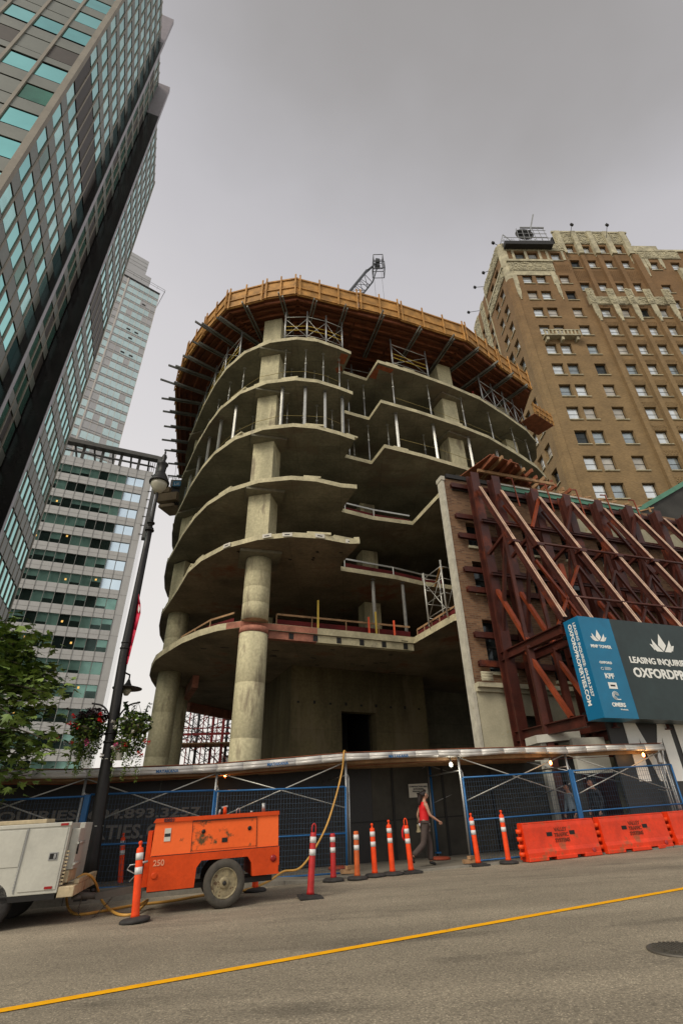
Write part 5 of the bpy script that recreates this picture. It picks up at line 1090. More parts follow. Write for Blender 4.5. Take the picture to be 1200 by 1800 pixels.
for i, (b, z) in enumerate(FP):
    m = MB(); m.tube(b, V(b.x, b.y, z + .05), .033, 8); m.tube(b + SD * .07, V(b.x, b.y, z - .55) + SD * .07, .022, 8); m.tube(V(b.x, b.y, z - .55) + SD * .07, V(b.x, b.y, z - .45), .022, 8); m.box(b + Z * .01, .15, .15, .02); m.build('post', galv, tcw)
    c = V(b.x, b.y, 0) + DEP * (1 if i < 6 else .10); c.z = gz(c.x, c.y) + SH(c.x); m = MB(); m.tube(c, V(c.x, c.y, z), .033, 8); m.tube(c + SD * .09, V(c.x, c.y, z - .5) + SD * .09, .02, 8); m.box(c + Z * .01, .15, .15, .02); m.build('post', galv, tcw)
    m = MB(); m.tube(V(b.x, b.y, z - .05), V(c.x, c.y, z - .05), .028, 8); m.tube(V(b.x, b.y, z - .5), V(c.x, c.y, z - .5), .02, 8); m.build('frame_rail', galv, tcw)
for i, ((b, z), (c, w_)) in enumerate(zip(FP[:-1], FP[1:])):
    if i != 3:
        m = MB(); m.tube(V(b.x, b.y, z - .18), V(c.x, c.y, w_ - 1.25), .017, 6); m.tube(V(c.x, c.y, w_ - .18), V(b.x, b.y, z - 1.25), .017, 6); m.build('cross_brace', alu, tcw)
    B_2, C_2 = b + DEP, c + DEP * (1 if i < 5 else .10)
    m = MB(); m.tube(V(B_2.x, B_2.y, z - .18), V(C_2.x, C_2.y, w_ - 1.25), .017, 6); m.tube(V(C_2.x, C_2.y, w_ - .18), V(B_2.x, B_2.y, z - 1.25), .017, 6)
    if i == 3: m = MB(); m.tube(V(C_2.x, C_2.y, w_ - .18), V((B_2 + C_2).x / 2, (B_2 + C_2).y / 2, z - 1.0), .017, 6)
    m.build('cross_brace', galv, tcw)
    # roof deck and tarpaulin fascia
    o0, o1 = V(b.x, b.y, z - .06) - SN * .12 - SD * .02, V(c.x, c.y, w_ - .06) - SN * .12 + SD * .02
    if i == 0: o0 = o0 - SD * 3
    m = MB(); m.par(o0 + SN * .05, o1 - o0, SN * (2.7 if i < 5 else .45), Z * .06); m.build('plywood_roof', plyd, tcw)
    for k in range(1, 6): mm = None
    m = MB(); 
    for k in range(5 if i < 5 else 1): e_ = SN * (.3 + k * .5); m.bar(o0 + e_ - Z * .09, o1 + e_ - Z * .09, .09, .15)
    m.build('roof_joist', timber, tcw)
    m = MB(); n = 5; W_ = []
    rs = random.Random(i + 50)
    for k in range(n + 1):
        p = o0 + (o1 - o0) * (k / n); sag = .012 * math.sin(k * 1.3 + i); dip = .10 * (1 - abs(2 * k / n - 1)) * (1 if i in (3, 4, 5) else .3)
        W_.append([p + SN * .35 + Z * (.065 + rs.uniform(0, .01)), p - SN * .01 + Z * (.070 + sag * .4), p - SN * (.035 + rs.uniform(0, .01)) + Z * (-.02 + sag), p - SN * (.02 + rs.uniform(0, .02)) + Z * (-.105 + dip * .5 + sag), p + SN * .03 + Z * (-.12 + dip * .5 + rs.uniform(-.01, .01))])
    for k in range(n):
        for j in range(4): m.face([W_[k][j], W_[k][j + 1], W_[k + 1][j + 1], W_[k + 1][j]], 0, True)
    tp_ = m.build('tarpaulin', tarp, tcw)
    sf = tp_.modifiers.new('thick', 'SOLIDIFY'); sf.thickness = .006
    m = MB(); m.par(o0 - SN * .0 + Z * .088, (o1 - o0), SN * .3, Z * .015); m.build('roof_edge_board', rustw, tcw)
    if i in (1, 2, 3):
        q = o0 + (o1 - o0) * (.52 if i == 1 else (.38 if i == 2 else .36)); text('MATAKANA', .10, q - SN * .062 + Z * -.075, (o1 - o0), Z, tcw, bluem, 'printed_lettering', bold=.003)
# wires and work lamps under the roof edge
for (px, py, i, mt, lb_) in ((396, 1362, 2, bulbm, 'glowing orange work lamp under the walkway roof above the compressor'), (792, 1344, 3, bulbw, 'white work lamp under the walkway roof above the walking woman'), (967, 1341, 4, bulbm, 'glowing orange work lamp above the two figures behind the fence'), (1130, 1327, 5, bulbm, 'glowing orange work lamp at the right end of the walkway')):
    Yl = FP[i][0].y + .5; P = at(px, py, Yl); t = thing('work_lamp', lb_, 'lamp', P, 'work lamps strung under the walkway roof'); m = MB(); m.lathe(P, [(.008, .06), (.03, .03), (.036, 0), (.028, -.03), (.008, -.05)][::-1], 12); m.build('bulb', mt, t)
    m = MB(); m.lathe(P + Z * .055, [(.03, 0), (.03, .06), (.012, .08)], 10); m.tube(P + Z * .13, P + Z * .30, .006, 5); m.build('socket', rubber, t)
    m = MB()
    for a in range(6): m.path([P + V(.05 * math.cos(a) * s_, .05 * math.sin(a) * s_, h_) for s_, h_ in ((.6, .06), (1, .02), (1, -.04), (.2, -.09))], .003, 4)
    m.build('cage', rust2 if mt is bulbm else galv, t)
    ld = bpy.data.lights.new('lamp_light', 'POINT'); ld.energy = 2.2; ld.color = (1, .5, .18) if mt is bulbm else (1, .92, .75); ld.shadow_soft_size = .04; lo = bpy.data.objects.new('lamp_light', ld); C.objects.link(lo); lo.location = (0, -.10, -.02); lo.parent = t
m = MB(); m.path(spline([V(b.x, b.y, z - .22) + SN * .4 + Z * (-.05 * (i % 2)) for i, (b, z) in enumerate(FP)], 5), .008, 5); tag(m.build('lamp_cable', rust2), 'thin reddish cable strung beneath the front edge of the walkway roof', 'cable')
# blue pipe downspouts behind
for (px, lb_) in ((757, 'bluish pipe standing against the hoarding beside the notice board'), (1045 - 22, 'bluish pipe against the hoarding behind the right fence panels')):
    r = ray(px, 1400); k = HB.dot(SN) / V(r.x, r.y, 0).dot(SN); p = r * k - SN * .12; m = MB(); m.tube(V(p.x, p.y, gz(p.x, p.y) + .15), V(p.x, p.y, 1.25), .035, 8); m.box((p.x, p.y, gz(p.x, p.y) + .14), .14, .14, .04, 14); tag(m.build('pipe', bluem), lb_, 'pipe')

# blue temporary fence panels
def fence(a, b, za0, za1, zb0, zb1, label, mid=.5, name='temporary_fence_panel'):
    t = thing(name, label, 'fence panel', (a[0], a[1], za0), 'blue temporary fence panels'); a0, a1, b0, b1 = V(a[0], a[1], za0), V(a[0], a[1], za1), V(b[0], b[1], zb0), V(b[0], b[1], zb1)
    m = MB(); m.tube(a0 - Z * .1, a1, .026, 8); m.tube(b0 - Z * .1, b1, .026, 8); m.tube(a1, b1, .022, 8); m.tube(a0 + Z * .03, b0 + Z * .03, .02, 8); m.tube(a0 + (a1 - a0) * mid, b0 + (b1 - b0) * mid, .02, 8); m.build('frame', bluem, t)
    m = MB(); n = int((b0 - a0).length / .075)
    for i in range(1, n): f = i / n; m.bar(a0 + (b0 - a0) * f, a1 + (b1 - a1) * f, .0055, .0055)
    for i in range(1, 17): f = i / 17; m.bar(a0 + (a1 - a0) * f, b0 + (b1 - b0) * f, .005, .005)
    m.build('wire_mesh', meshm, t)
def fz(px, py, P): r = ray(px, py); return r.z * (P[1] / r.y)
def fpt(px, Y): r = ray(px, 1470); return (r.x / r.y * Y, Y)
pa, pb = (FP[2][0].x + .06, FP[2][0].y - .12), (FP[3][0].x - .02, FP[3][0].y - .10)
fence(pa, pb, fz(383, 1553, pa), fz(383, 1391, pa), fz(607, 1537, pb), fz(605, 1383, pb), 'blue mesh fence panel directly behind the orange compressor', .45)
pa, pb = (FP[1][0].x + .25, FP[1][0].y - .12), (FP[2][0].x + .02, FP[2][0].y - .16)
fence(pa, pb, gz(*pa) + SH(pa[0]), fz(148, 1397, pa), fz(381, 1556, pb), fz(381, 1389, pb), 'blue mesh fence panel behind the black lamp post', .45)
pa2 = (FP[0][0].x, FP[0][0].y - .1); fence(pa2, pa, gz(*pa2) + .12, .42, gz(*pa) + SH(pa[0]), fz(140, 1400, pa), 'blue mesh fence panel at the far left behind the white truck', .45)
pa, pb = (FP[4][0].x + .05, FP[4][0].y - .05), (FP[5][0].x + .02, FP[5][0].y - .10)
fence(pa, pb, gz(*pa) + SH(pa[0]), fz(811, 1367, pa), gz(*pb) + SH(pb[0]), fz(993, 1356, pb), 'blue mesh fence panel right of the walking woman', .48)
pa, pb = (FP[5][0].x + .06, FP[5][0].y - .14), (FP[6][0].x + .10, FP[6][0].y - .12)
fence(pa, pb, gz(*pa) + SH(pa[0]), fz(999, 1355, pa), gz(*pb) + SH(pb[0]), fz(1167, 1344, pb), 'blue mesh fence panel before the giant white letters', .48)
m = MB(); p = V(FP[5][0].x + .0, FP[5][0].y - .12, 0)
m.bar(V(p.x, p.y, gz(p.x, p.y) + .1), V(p.x, p.y, gz(p.x, p.y) + 2.0), .11, .06); tag(m.build('blue_fence_post', bluem), 'flat blue post between the two right fence panels', 'post')
m = MB(); p = V(FP[1][0].x + .22, FP[1][0].y - .2, 0); m.bar(V(p.x, p.y, gz(p.x, p.y) + .1), V(p.x, p.y, fz(148, 1397, p)), .13, .05); tag(m.build('blue_fence_post', bluem), 'flat blue post left of the black lamp post', 'post')
for (px, Y, lb_) in ((820, 15.2, 'timber sole blocks under the scaffold post right of the woman'), (610, 14.7, 'timber sole blocks under the scaffold post left of the opening')):
    c = V(*fpt(px, Y), 0); c.z = gz(c.x, c.y) + SH(c.x); t = thing('timber_blocks', lb_, 'timber block', c, 'timber blocks under the posts'); m = MB(); m.box(c + Z * .05, .35, .14, .08, 10); m.build('block', timber, t); m = MB(); m.box(c + Z * .13 + V(.05, 0, 0), .22, .1, .07, 40); m.build('block', timber, t)
# red bases of temporary posts on the sidewalk
for (px, py, lb_) in ((775, 1511, 'red rubber base on the sidewalk behind the walking woman'), (594, 1528, 'red rubber base beside the blue fence end')):
    c = G(px, py, .035); m = MB(); m.lathe(c, [(.26, 0), (.26, .04), (.20, .07)], 18); tag(m.build('rubber_base', mat('dull_red_rubber', (.28, .05, .02), .8)), lb_, 'rubber base')

# ================================================================== DELINEATOR POSTS
def post(px, py, ty, kind, label, basek='round', color=None, tx=None):
    c = G(px, py) + Z * .001; top = colh(c, ty); H = max(.85, min(1.25, top)); t = thing('delineator_post', label, 'delineator post', c, 'orange delineator posts along the roadworks')
    colr = color or delm; m = MB()
    if basek == 'round': m.lathe(c, [(.235, 0), (.235, .035), (.20, .055), (.08, .07)], 22)
    elif basek == 'square': m.box(c + Z * .018, .44, .40, .036, 12); m.box(c + Z * .045, .30, .26, .02, 12)
    else: m.lathe(c, [(.27, 0), (.27, .03), (.20, .06), (.06, .07)], 6)
    m.build('base', rubber, t)
    m = MB(); r0 = .062; lean = V(random.uniform(-.006, .006), 0, 0)
    def P(h): return c + Z * h + lean * h
    bh = H - (.10 if kind != 'loop' else .16); m.lathe(c, [(r0 + .012, .06), (r0 + .004, .10), (r0, .14), (r0 - .004, bh - .03), (r0 - .012, bh)], 18)
    if kind == 'knob': m.lathe(c, [(r0 - .012, bh - .002), (.02, bh + .015), (.02, bh + .045), (.032, bh + .06), (.032, bh + .085), (.015, bh + .10)], 14)
    if kind == 'loop': m.path([P(bh) + U(15) * x + Z * z for x, z in ((-.035, -.02), (-.038, .05), (-.035, .10), (-.018, .135), (0, .145), (.018, .135), (.035, .10), (.038, .05), (.035, -.02))], .014, 7)
    m.build('tube', colr, t)
    if tx is not None: dx = (tx - proj(c + Z * H)[0]) / FOC * (MR.transposed() @ c).z; t.rotation_euler = (random.uniform(-.01, .01), dx / H, 0)
    for k in range(2): m = MB(); h = bh - .07 - k * .20; m.lathe(c, [(r0 - .001, h - .10), (r0 - .001, h)], 18); m.build('reflective_band', reflg if kind == 'grey' else refl, t)
    return t
def colh(c, ty):
    # height at which the vertical through c meets image row ty
    lo, hi = 0, 3
    for _ in range(30):
        mid = (lo + hi) / 2
        if proj(c + Z * mid)[1] > ty: lo = mid
        else: hi = mid
    return lo
post(237, 1621, 1477, 'knob', 'nearest orange post with round base between the white truck and compressor', tx=247)
c = post(211, 1563, 1463, 'knob', 'orange post with a small black numeral on its upper band, on the kerb behind', 'round', tx=217)
text('11', .08, Vector(c.location) + V(.0, -.056, .93), (1, .1, 0), Z, c, inkm, bold=.003)
post(448, 1567, 1470, 'plain', 'short orange post with thick tyre-like base hidden behind the compressor', 'round', tx=452)
post(545, 1579, 1446, 'loop', 'orange post with a loop handle and square base right of the compressor', 'square', delr, tx=552)
post(586, 1549, 1456, 'plain', 'dark red post with six sided base beside the blue fence end', 'hex', delr, tx=584)
post(628, 1546, 1452, 'plain', 'faded scuffed orange post without a top knob, leftmost of four before the opening', 'round', delf, tx=625)
post(659, 1541, 1447, 'knob', 'bright orange post just right of the faded scuffed post', 'hex', tx=653)
post(690, 1538, 1441, 'knob', 'bright orange post just left of the post with the red ribbon', 'hex', tx=682)
p4 = post(723, 1535, 1437, 'loop', 'orange post with grey bands and a dangling red ribbon, last of the row of four', 'square', tx=711)
m = MB(); lp = Vector(p4.location) + V(-.05, -.02, .95); m.path([lp, lp + V(-.05, 0, -.1), lp + V(-.06, 0, -.22), lp + V(-.03, .01, -.30)], .022, 5); m.build('ribbon', redcl, p4)
post(841, 1522, 1429, 'knob', 'orange post standing right of the walking woman with a flat base', 'square', tx=826)
post(894, 1518, 1424, 'knob', 'orange post with round base just left of the orange barriers', 'round', tx=879)

# ================================================================== PLASTIC BARRIERS
def barrier(P0, label, first=False):
    t = thing('water_filled_barrier', label, 'barrier', P0, 'orange water filled barriers along the kerb'); L_ = 2.30; d = (U(18) + Z * .036).normalized(); n = Vector((U(18).y, -U(18).x, 0)); Hh = .80
    m = MB(); prof = [(.25, .07), (.25, .18), (.21, .26), (.19, .42), (.17, .70), (.15, .79), (-.15, .79), (-.17, .70), (-.19, .42), (-.21, .26), (-.25, .18), (-.25, .07)]
    prof = [(p * .72, z) for p, z in prof]
    xs = [0.05, L_ - .05]; A_ = [P0 + d * xs[0] + n * p + Z * z for p, z in prof]; B_ = [P0 + d * xs[1] + n * p + Z * z for p, z in prof]
    k = len(prof)
    for i in range(k): j = (i + 1) % k; m.face([A_[j], A_[i], B_[i], B_[j]])
    m.face(A_); m.face(B_[::-1])
    for (s0, s1) in ((.05, .62), (.86, 1.48), (1.72, 2.25)): m.par(P0 + d * s0 - n * .20 + Z * .004, d * (s1 - s0), n * .40, Z * .09)
    m.par(P0 + d * .05 - n * .115 + Z * .785, d * (L_ - .1), n * .23, Z * .03)
    o = m.build('body', mat('barrier_orange', (.84, .050, .007), .45, var=.22, scale=2.5, fine=12, stain=(.42, .09, .03), stain_amt=.42, stain_scale=3), t); bv = o.modifiers.new('b', 'BEVEL'); bv.width = .018; bv.segments = 2; bv.limit_method = 'ANGLE'
    for s in (0.0, L_):
        m = MB()
        for z in (.16, .32, .48, .64): m.lathe(P0 + d * (s + (-.0 if s else .0)) + Z * z, [(.075, -.045), (.075, .045)], 12)
        m.build('hinge_lug', delm, t)
    m = MB()
    for s in (.72, 1.42): m.par(P0 + d * s + n * .128 + Z * .50, d * .16, n * .012, Z * .085)
    m.build('forklift_slot', darkgap, t)
    m = MB(); m.lathe(P0 + d * 2.02 + n * .182 + Z * .13, [(.05, 0), (.05, .02), (.03, .02)], 14, axis=n); m.build('drain_plug', redsteel, t)
    tdir = (Z * 1.0 + n * -.05).normalized()
    for i, s in enumerate(('VALLEY', 'TRAFFIC', 'SYSTEMS')): text(s, .115, P0 + d * 1.16 + n * (.132 + .009 * i) + Z * (.59 - i * .115), d, tdir, t, mat('stencil_brown', (.20, .03, .012), .8), 'stencil', align='CENTER', bold=.003)
b0 = G(920, 1516); dd18 = U(18)
for i, lb_ in enumerate(('orange plastic barrier at the left end, beside the delineator posts', 'orange plastic barrier in the middle of the three', 'orange plastic barrier at the right edge of the picture')):
    q = b0 + dd18 * (i * 2.40); q.z = gz(q.x, q.y); barrier(q, lb_)
q = b0 + dd18 * (3 * 2.40); q.z = gz(q.x, q.y)

# ================================================================== ORANGE COMPRESSOR TRAILER
CP = G(392, 1597); CDr = (U(17) + Z * .040).normalized(); CNr = Vector((U(17).y, -U(17).x, 0)); CZ = CNr.cross(CDr).normalized(); CZ = CZ if CZ.z > 0 else -CZ
def cp(u, p, z): return CP + CDr * u + CNr * p + Z * 0 + CZ * z
t = thing('air_compressor_trailer', 'weathered orange towable air compressor on a single axle', 'compressor trailer', CP)
def slab(poly, p0, p1, mtl, name, bev=.02):
    m = MB(); A_ = [cp(u, p0, z) for u, z in poly]; B_ = [cp(u, p1, z) for u, z in poly]; k = len(poly); m.face(A_ if (A_[1] - A_[0]).cross(A_[2] - A_[1]).dot(CNr) * (p0 - p1) > 0 else A_[::-1]); m.face(B_ if (B_[1] - B_[0]).cross(B_[2] - B_[1]).dot(CNr) * (p1 - p0) > 0 else B_[::-1])
    for i in range(k): j = (i + 1) % k; q = [A_[i], A_[j], B_[j], B_[i]]; m.face(q)
    o = m.build(name, mtl, t)
    if bev: b = o.modifiers.new('b', 'BEVEL'); b.width = bev; b.segments = 2; b.limit_method = 'ANGLE'
    return o
Wd = 1.25
slab([(-1.30, .84), (.97, .84), (.97, 1.36), (-1.27, 1.36)], -.03, -Wd, orangem, 'upper_body', .035)
slab([(-1.31, 1.345), (.98, 1.345), (.98, 1.41), (-1.27, 1.41)], 0, -Wd - .03, oranged, 'roof_lid', .03)
slab([(-1.30, .34), (-.52, .34), (-.50, .62), (-.42, .72), (.40, .72), (.47, .62), (.49, .42), (.98, .42), (.98, .835), (-1.30, .835)], .0, -.12, oranged, 'lower_body')
slab([(-1.30, .34), (-.52, .34), (-.52, .835), (-1.30, .835)], -.13, -Wd, oranged, 'lower_body', 0); slab([(.49, .42), (.98, .42), (.98, .835), (.49, .835)], -.13, -Wd, oranged, 'lower_body', 0); slab([(-.52, .73), (.49, .73), (.49, .835), (-.52, .835)], -.13, -Wd, blackm, 'wheel_arch', 0)
slab([(-.62, .88), (.55, .88), (.55, 1.33), (-.62, 1.33)], -.018, -.03, mat('door_orange', (1.0, .15, .028), .5, spec=.25, var=.12, scale=1.5, stain=(.10, .07, .03), stain_amt=.44, stain_scale=3.2), 'side_door', .004)
slab([(-1.40, .40), (-1.305, .40), (-1.305, 1.22), (-1.38, 1.22)], -.15, -Wd + .15, oranged, 'front_panel')
m = MB()
for u in (-.62, .55): m.par(cp(u, -.0285, .86), CDr * .008, CNr * .014, CZ * .48)
m.par(cp(-1.28, -.001, .838), CDr * 2.24, CNr * .004, CZ * .01); m.par(cp(-.62, -.012, 1.325), CDr * 1.17, CNr * .02, CZ * .012); m.build('seam', blackm, t)
for u in (-.42, .42):
    m = MB(); m.lathe(cp(u, -.016, 1.16), [(.035, 0), (.035, .012), (.012, .016)], 12, axis=CNr); m.bar(cp(u - .03, .0, 1.14), cp(u + .03, .0, 1.19), .012, .01); m.build('latch', blackm, t)
m = MB(); m.par(cp(-.08, -.016, .97), CDr * .10, CNr * .008, CZ * .07); m.build('recess_handle', darkgap, t)
m = MB(); m.par(cp(-1.10, -.028, 1.05), CDr * .11, CNr * .008, CZ * .20, 0); m.par(cp(-1.095, -.0195, 1.12), CDr * .10, CNr * .002, CZ * .05, 1); m.build('label_plate', [paperw, framek], t)
text('02021', .075, cp(-1.13, .004, 1.352), CDr, CZ, t, inkm, 'number', bold=.003); text('250', .125, cp(-1.24, .004, .70), CDr, CZ, t, mat('pale_orange_decal', (.75, .32, .18), .6), 'number', bold=.003)
m = MB(); m.lathe(cp(-1.2, .003, .56), [(.05, 0), (.05, .012), (.034, .014)], 16, axis=CNr); m.build('side_marker', oranged, t); m = MB(); m.lathe(cp(.87, .003, .66), [(.055, 0), (.055, .014), (.02, .02)], 16, axis=CNr); m.build('side_marker', redlamp, t)
for s in (0.03, -Wd - .02):
    r_ = .36; m = MB(); cc = cp(0, s - .20 if s > 0 else s + .02, r_ + .0); m.lathe(cc, [(r_ - .16, 0), (r_ - .03, .0), (r_, .035), (r_, .17), (r_ - .03, .205), (r_ - .11, .215), (r_ - .135, .19)], 40, axis=CNr, caps=False); w = m.build('tyre', tyrem, t)
    m = MB(); m.lathe(cc, [(.232, .17), (.232, .20), (.215, .20), (.20, .155), (.10, .15), (.085, .19), (.05, .195)], 32, axis=CNr); m.build('rim', rimm, w)
    m = MB()
    for k in range(8): a = k * math.pi / 4; q = cc + CNr * .157 + (CDr * math.cos(a) + CZ * math.sin(a)) * .162; m.lathe(q, [(.030, 0), (.030, .006)], 8, axis=CNr)
    m.lathe(cc + CNr * .19, [(.034, 0), (.034, .03), (.02, .04)], 12, axis=CNr); m.build('wheel_hole', framek, w)
m = MB(); m.tube(cp(0, -.1, .36), cp(0, -Wd, .36), .04, 8); m.par(cp(-1.3, -.3, .30), CDr * 2.2, -CNr * .1, CZ * .08); m.par(cp(-1.3, -.9, .30), CDr * 2.2, -CNr * .1, CZ * .08); m.build('chassis', blackm, t)
m = MB(); m.bar(cp(-1.3, -.62, .36), cp(-2.15, -.62, .30), .10, .10); m.tube(cp(-2.1, -.62, .30), cp(-2.45, -.62, .34), .05, 8); m.lathe(cp(-2.45, -.62, .29), [(.09, 0), (.09, .04), (.05, .06)], 12); m.build('tow_bar', mat('grimy_steel', (.07, .06, .05), .7), t)
m = MB(); m.tube(cp(-.0, -.6, 1.41), cp(0, -.6, 1.54), .035, 8, 0); m.bar(cp(-.06, -.62, 1.53), cp(.05, -.6, 1.55), .06, .03, mi=1); m.tube(cp(-.12, -.5, 1.41), cp(-.10, -.5, 1.50), .02, 8, 1); m.build('exhaust_cap', [oranged, galv], t)
m = MB(); m.tube(cp(.72, -.3, 1.41), cp(.72, -.3, 1.56), .035, 10); m.tube(cp(.50, -.4, 1.41), cp(.50, -.4, 1.44), .03, 8); m.path([cp(.22, -.5, 1.41), cp(.22, -.5, 1.48), cp(.25, -.5, 1.50), cp(.28, -.5, 1.48), cp(.28, -.5, 1.41)], .012, 6); m.build('lifting_eye', galv, t)
m = MB(); m.tube(cp(-1.33, .0, .78), cp(-1.45, .02, .76), .02, 8); m.tube(cp(-1.45, .02, .76), cp(-1.46, .02, .68), .025, 8); m.path([cp(-1.4, -.1, .75), cp(-1.62, -.1, .74), cp(-1.66, -.1, .68), cp(-1.5, -.1, .6), cp(-1.6, -.1, .5)], .012, 6); m.build('air_outlet', galv, t)
m = MB(); m.box(cp(.99, -.05, .50), .05, .12, .10, 17); m.build('bumper_block', blackm, t)

# yellow air hoses
hz_ = lambda px, py, h=.02: G(px, py) + Z * h
pts = [cp(-1.46, .03, .66), cp(-1.44, .06, .45), cp(-1.42, .09, .2), hz_(258, 1597, .12), hz_(238, 1608, .03), hz_(215, 1611), hz_(195, 1607, .05), hz_(175, 1600, .16), hz_(160, 1605, .42), hz_(147, 1608, .56), hz_(133, 1610, .60), hz_(121, 1612, .55)]
m = MB(); m.path(spline(pts, 7), .022, 10); tag(m.build('air_hose', hosem), 'yellow air hose looping from the compressor front to the truck bumper', 'hose')
pts = [hz_(112, 1600, .38), hz_(112, 1602, .22), hz_(118, 1604, .08), hz_(130, 1608), hz_(150, 1609), hz_(190, 1602), hz_(240, 1593), hz_(300, 1586), hz_(345, 1578), hz_(380, 1572), hz_(430, 1570, .05), hz_(470, 1562, .12), hz_(497, 1558, .26)]
P3 = FP[3][0]; tz = FP[3][1]
pts += [V(-1.05, 13.6, -.95), V(-.6, 14.2, -.35), V(-.32, 14.55, .35), V(P3.x - .10, P3.y - .14, 1.0), V(P3.x - .05, P3.y - .16, tz - .05), V(P3.x - .03, P3.y - .06, tz + .08), V(P3.x + .03, P3.y + .12, tz + .03), V(P3.x + .05, P3.y + .5, tz + .06)]
m = MB(); m.path(spline(pts, 8), .022, 10); tag(m.build('air_hose', hosem), 'long yellow air hose on the road rising over the walkway roof', 'hose')

# ================================================================== WHITE UTILITY TRUCK
r = ray(98, 1575); TQ = r * (10.3 / r.y); TQ = V(TQ.x, TQ.y, -.99); TD = (U(13) + Z * .035).normalized(); TNn = Vector((U(13).y, -U(13).x, 0)); TZ = Z
def tq(u, p, z): return TQ + TD * u + TNn * p + TZ * z
t = thing('white_utility_truck', 'rear corner of a worn white utility truck with side lockers', 'truck', V(TQ.x, TQ.y, gz(TQ.x, TQ.y)))
def tb_(u0, u1, p0, p1, z0, z1, mtl, name, bev=.01):
    m = MB(); m.par(tq(u0, p0, z0), TD * (u1 - u0), TNn * (p1 - p0), TZ * (z1 - z0)); o = m.build(name, mtl, t)
    if bev: b = o.modifiers.new('b', 'BEVEL'); b.width = bev; b.segments = 2
    return o
tb_(-3.2, 0, -.75, 0, -.02, .97, whitep, 'locker_body'); tb_(-3.2, 0, -1.9, -1.2, -.02, .97, whitep, 'locker_body')
tb_(-3.2, -.02, -1.9, -.0, -.10, -.025, blackm, 'chassis_rail', 0)
tb_(-3.2, .012, -.04, .014, .925, .985, whitep, 'top_moulding', .008); tb_(-3.2, -.42, -.6, -.05, .985, 1.05, creamp, 'roof_tray')
tb_(-.60, -.03, .002, .012, .03, .90, whitep, 'locker_door', .006); tb_(-1.5, -.68, .002, .010, .38, .90, whitep, 'locker_door', .006)
m = MB(); m.par(tq(-.665, .004, .02), TD * .012, TNn * .012, TZ * .9)
for k in range(22): m.par(tq(-.675, .012, .05 + k * .04), TD * .02, TNn * .006, TZ * .022)
m.build('hinge', galv, t)
m = MB(); m.par(tq(-.24, .013, .44), TD * .14, TNn * .008, TZ * .11, 0); m.par(tq(-.225, .0215, .455), TD * .11, TNn * .002, TZ * .08, 1); m.par(tq(-.16, .024, .46), TD * .035, TNn * .01, TZ * .07, 0); m.build('paddle_latch', [galv, blackm], t)
m = MB(); m.par(tq(-.20, .014, .045), TD * .12, TNn * .01, TZ * .035); m.build('reflector', redlamp, t); m = MB(); m.par(tq(-.16, .015, .935), TD * .12, TNn * .012, TZ * .035); m.build('marker_light', redlamp, t)
tb_(.004, .14, -.62, -.16, .28, .88, whitep, 'rear_door'); tb_(.02, .10, -.72, -.14, .10, .27, creamp, 'rear_sill')
m = MB(); 
for k in range(10): m.box(tq(.03, -.06, .10 + k * .05), .05, .05, .025, 14)
m.build('rusty_rear_post', creamp, t)
m = MB()
for z in (.66, .36): m.tube(tq(.15, -.12, z), tq(.15, -.62, z), .02, 8, 0)
m.tube(tq(.16, -.14, .50), tq(.16, -.14, .68), .016, 6, 1); m.build('door_bar', [whitep, blackm], t)
tb_(.004, .26, -1.9, -.02, -.09, .06, creamp, 'step_bumper', .012)
tb_(.18, .262, -1.9, -.30, .062, .13, creamp, 'step_bumper', .008)
m = MB(); m.box(tq(.24, -.9, -.16), .22, .16, .16, 13); m.tube(tq(.2, -.9, -.16), tq(.42, -.9, -.16), .035, 8); m.lathe(tq(.42, -.9, -.14), [(.02, 0), (.04, .02), (.04, .05), (.01, .07)], 12); m.build('tow_hitch', blackm, t)
r_ = .34; cc = tq(-1.02, -.22, 0); cc = V(cc.x, cc.y, gz(cc.x, cc.y) + r_); m = MB(); m.lathe(cc, [(.18, 0), (r_ - .03, 0), (r_, .03), (r_, .19), (r_ - .03, .22), (.2, .22)], 32, axis=TNn, caps=False); w = m.build('tyre', rubber, t); m = MB(); m.lathe(cc, [(.19, .16), (.19, .2), (.12, .15), (.05, .17)], 20, axis=TNn); m.build('rim', galv, w)
cc2 = cc - TNn * 1.4; m = MB(); m.lathe(cc2, [(.18, 0), (r_ - .03, 0), (r_, .03), (r_, .19), (r_ - .03, .22), (.2, .22)], 24, axis=TNn); m.build('tyre', rubber, t)
# safety chain hanging from the hitch
q = tq(.30, -.75, -.12); pts = [q, q + V(-.02, -.05, -.22), q + V(.10, -.1, -.36), q + V(.28, -.1, -.33), q + V(.42, .0, -.18), q + V(.52, .1, -.02)]; P = spline(pts, 6); m = MB()
for i, (a, b) in enumerate(zip(P[:-1], P[1:])): c = (a + b) / 2; d = (b - a).normalized(); s_ = d.cross(V(0, 1, 0) if i % 2 else V(1, .3, .2)).normalized(); m.path([c + d * (.022 * math.cos(k)) + s_ * (.013 * math.sin(k)) for k in (0, 1, 2, 3, 4, 5, 6.28)], .005, 5)
tag(m.build('tow_chain', mat('grimy_chain', (.10, .08, .06), .6, .3), None), 'rusty tow chain drooping from the truck hitch', 'chain')

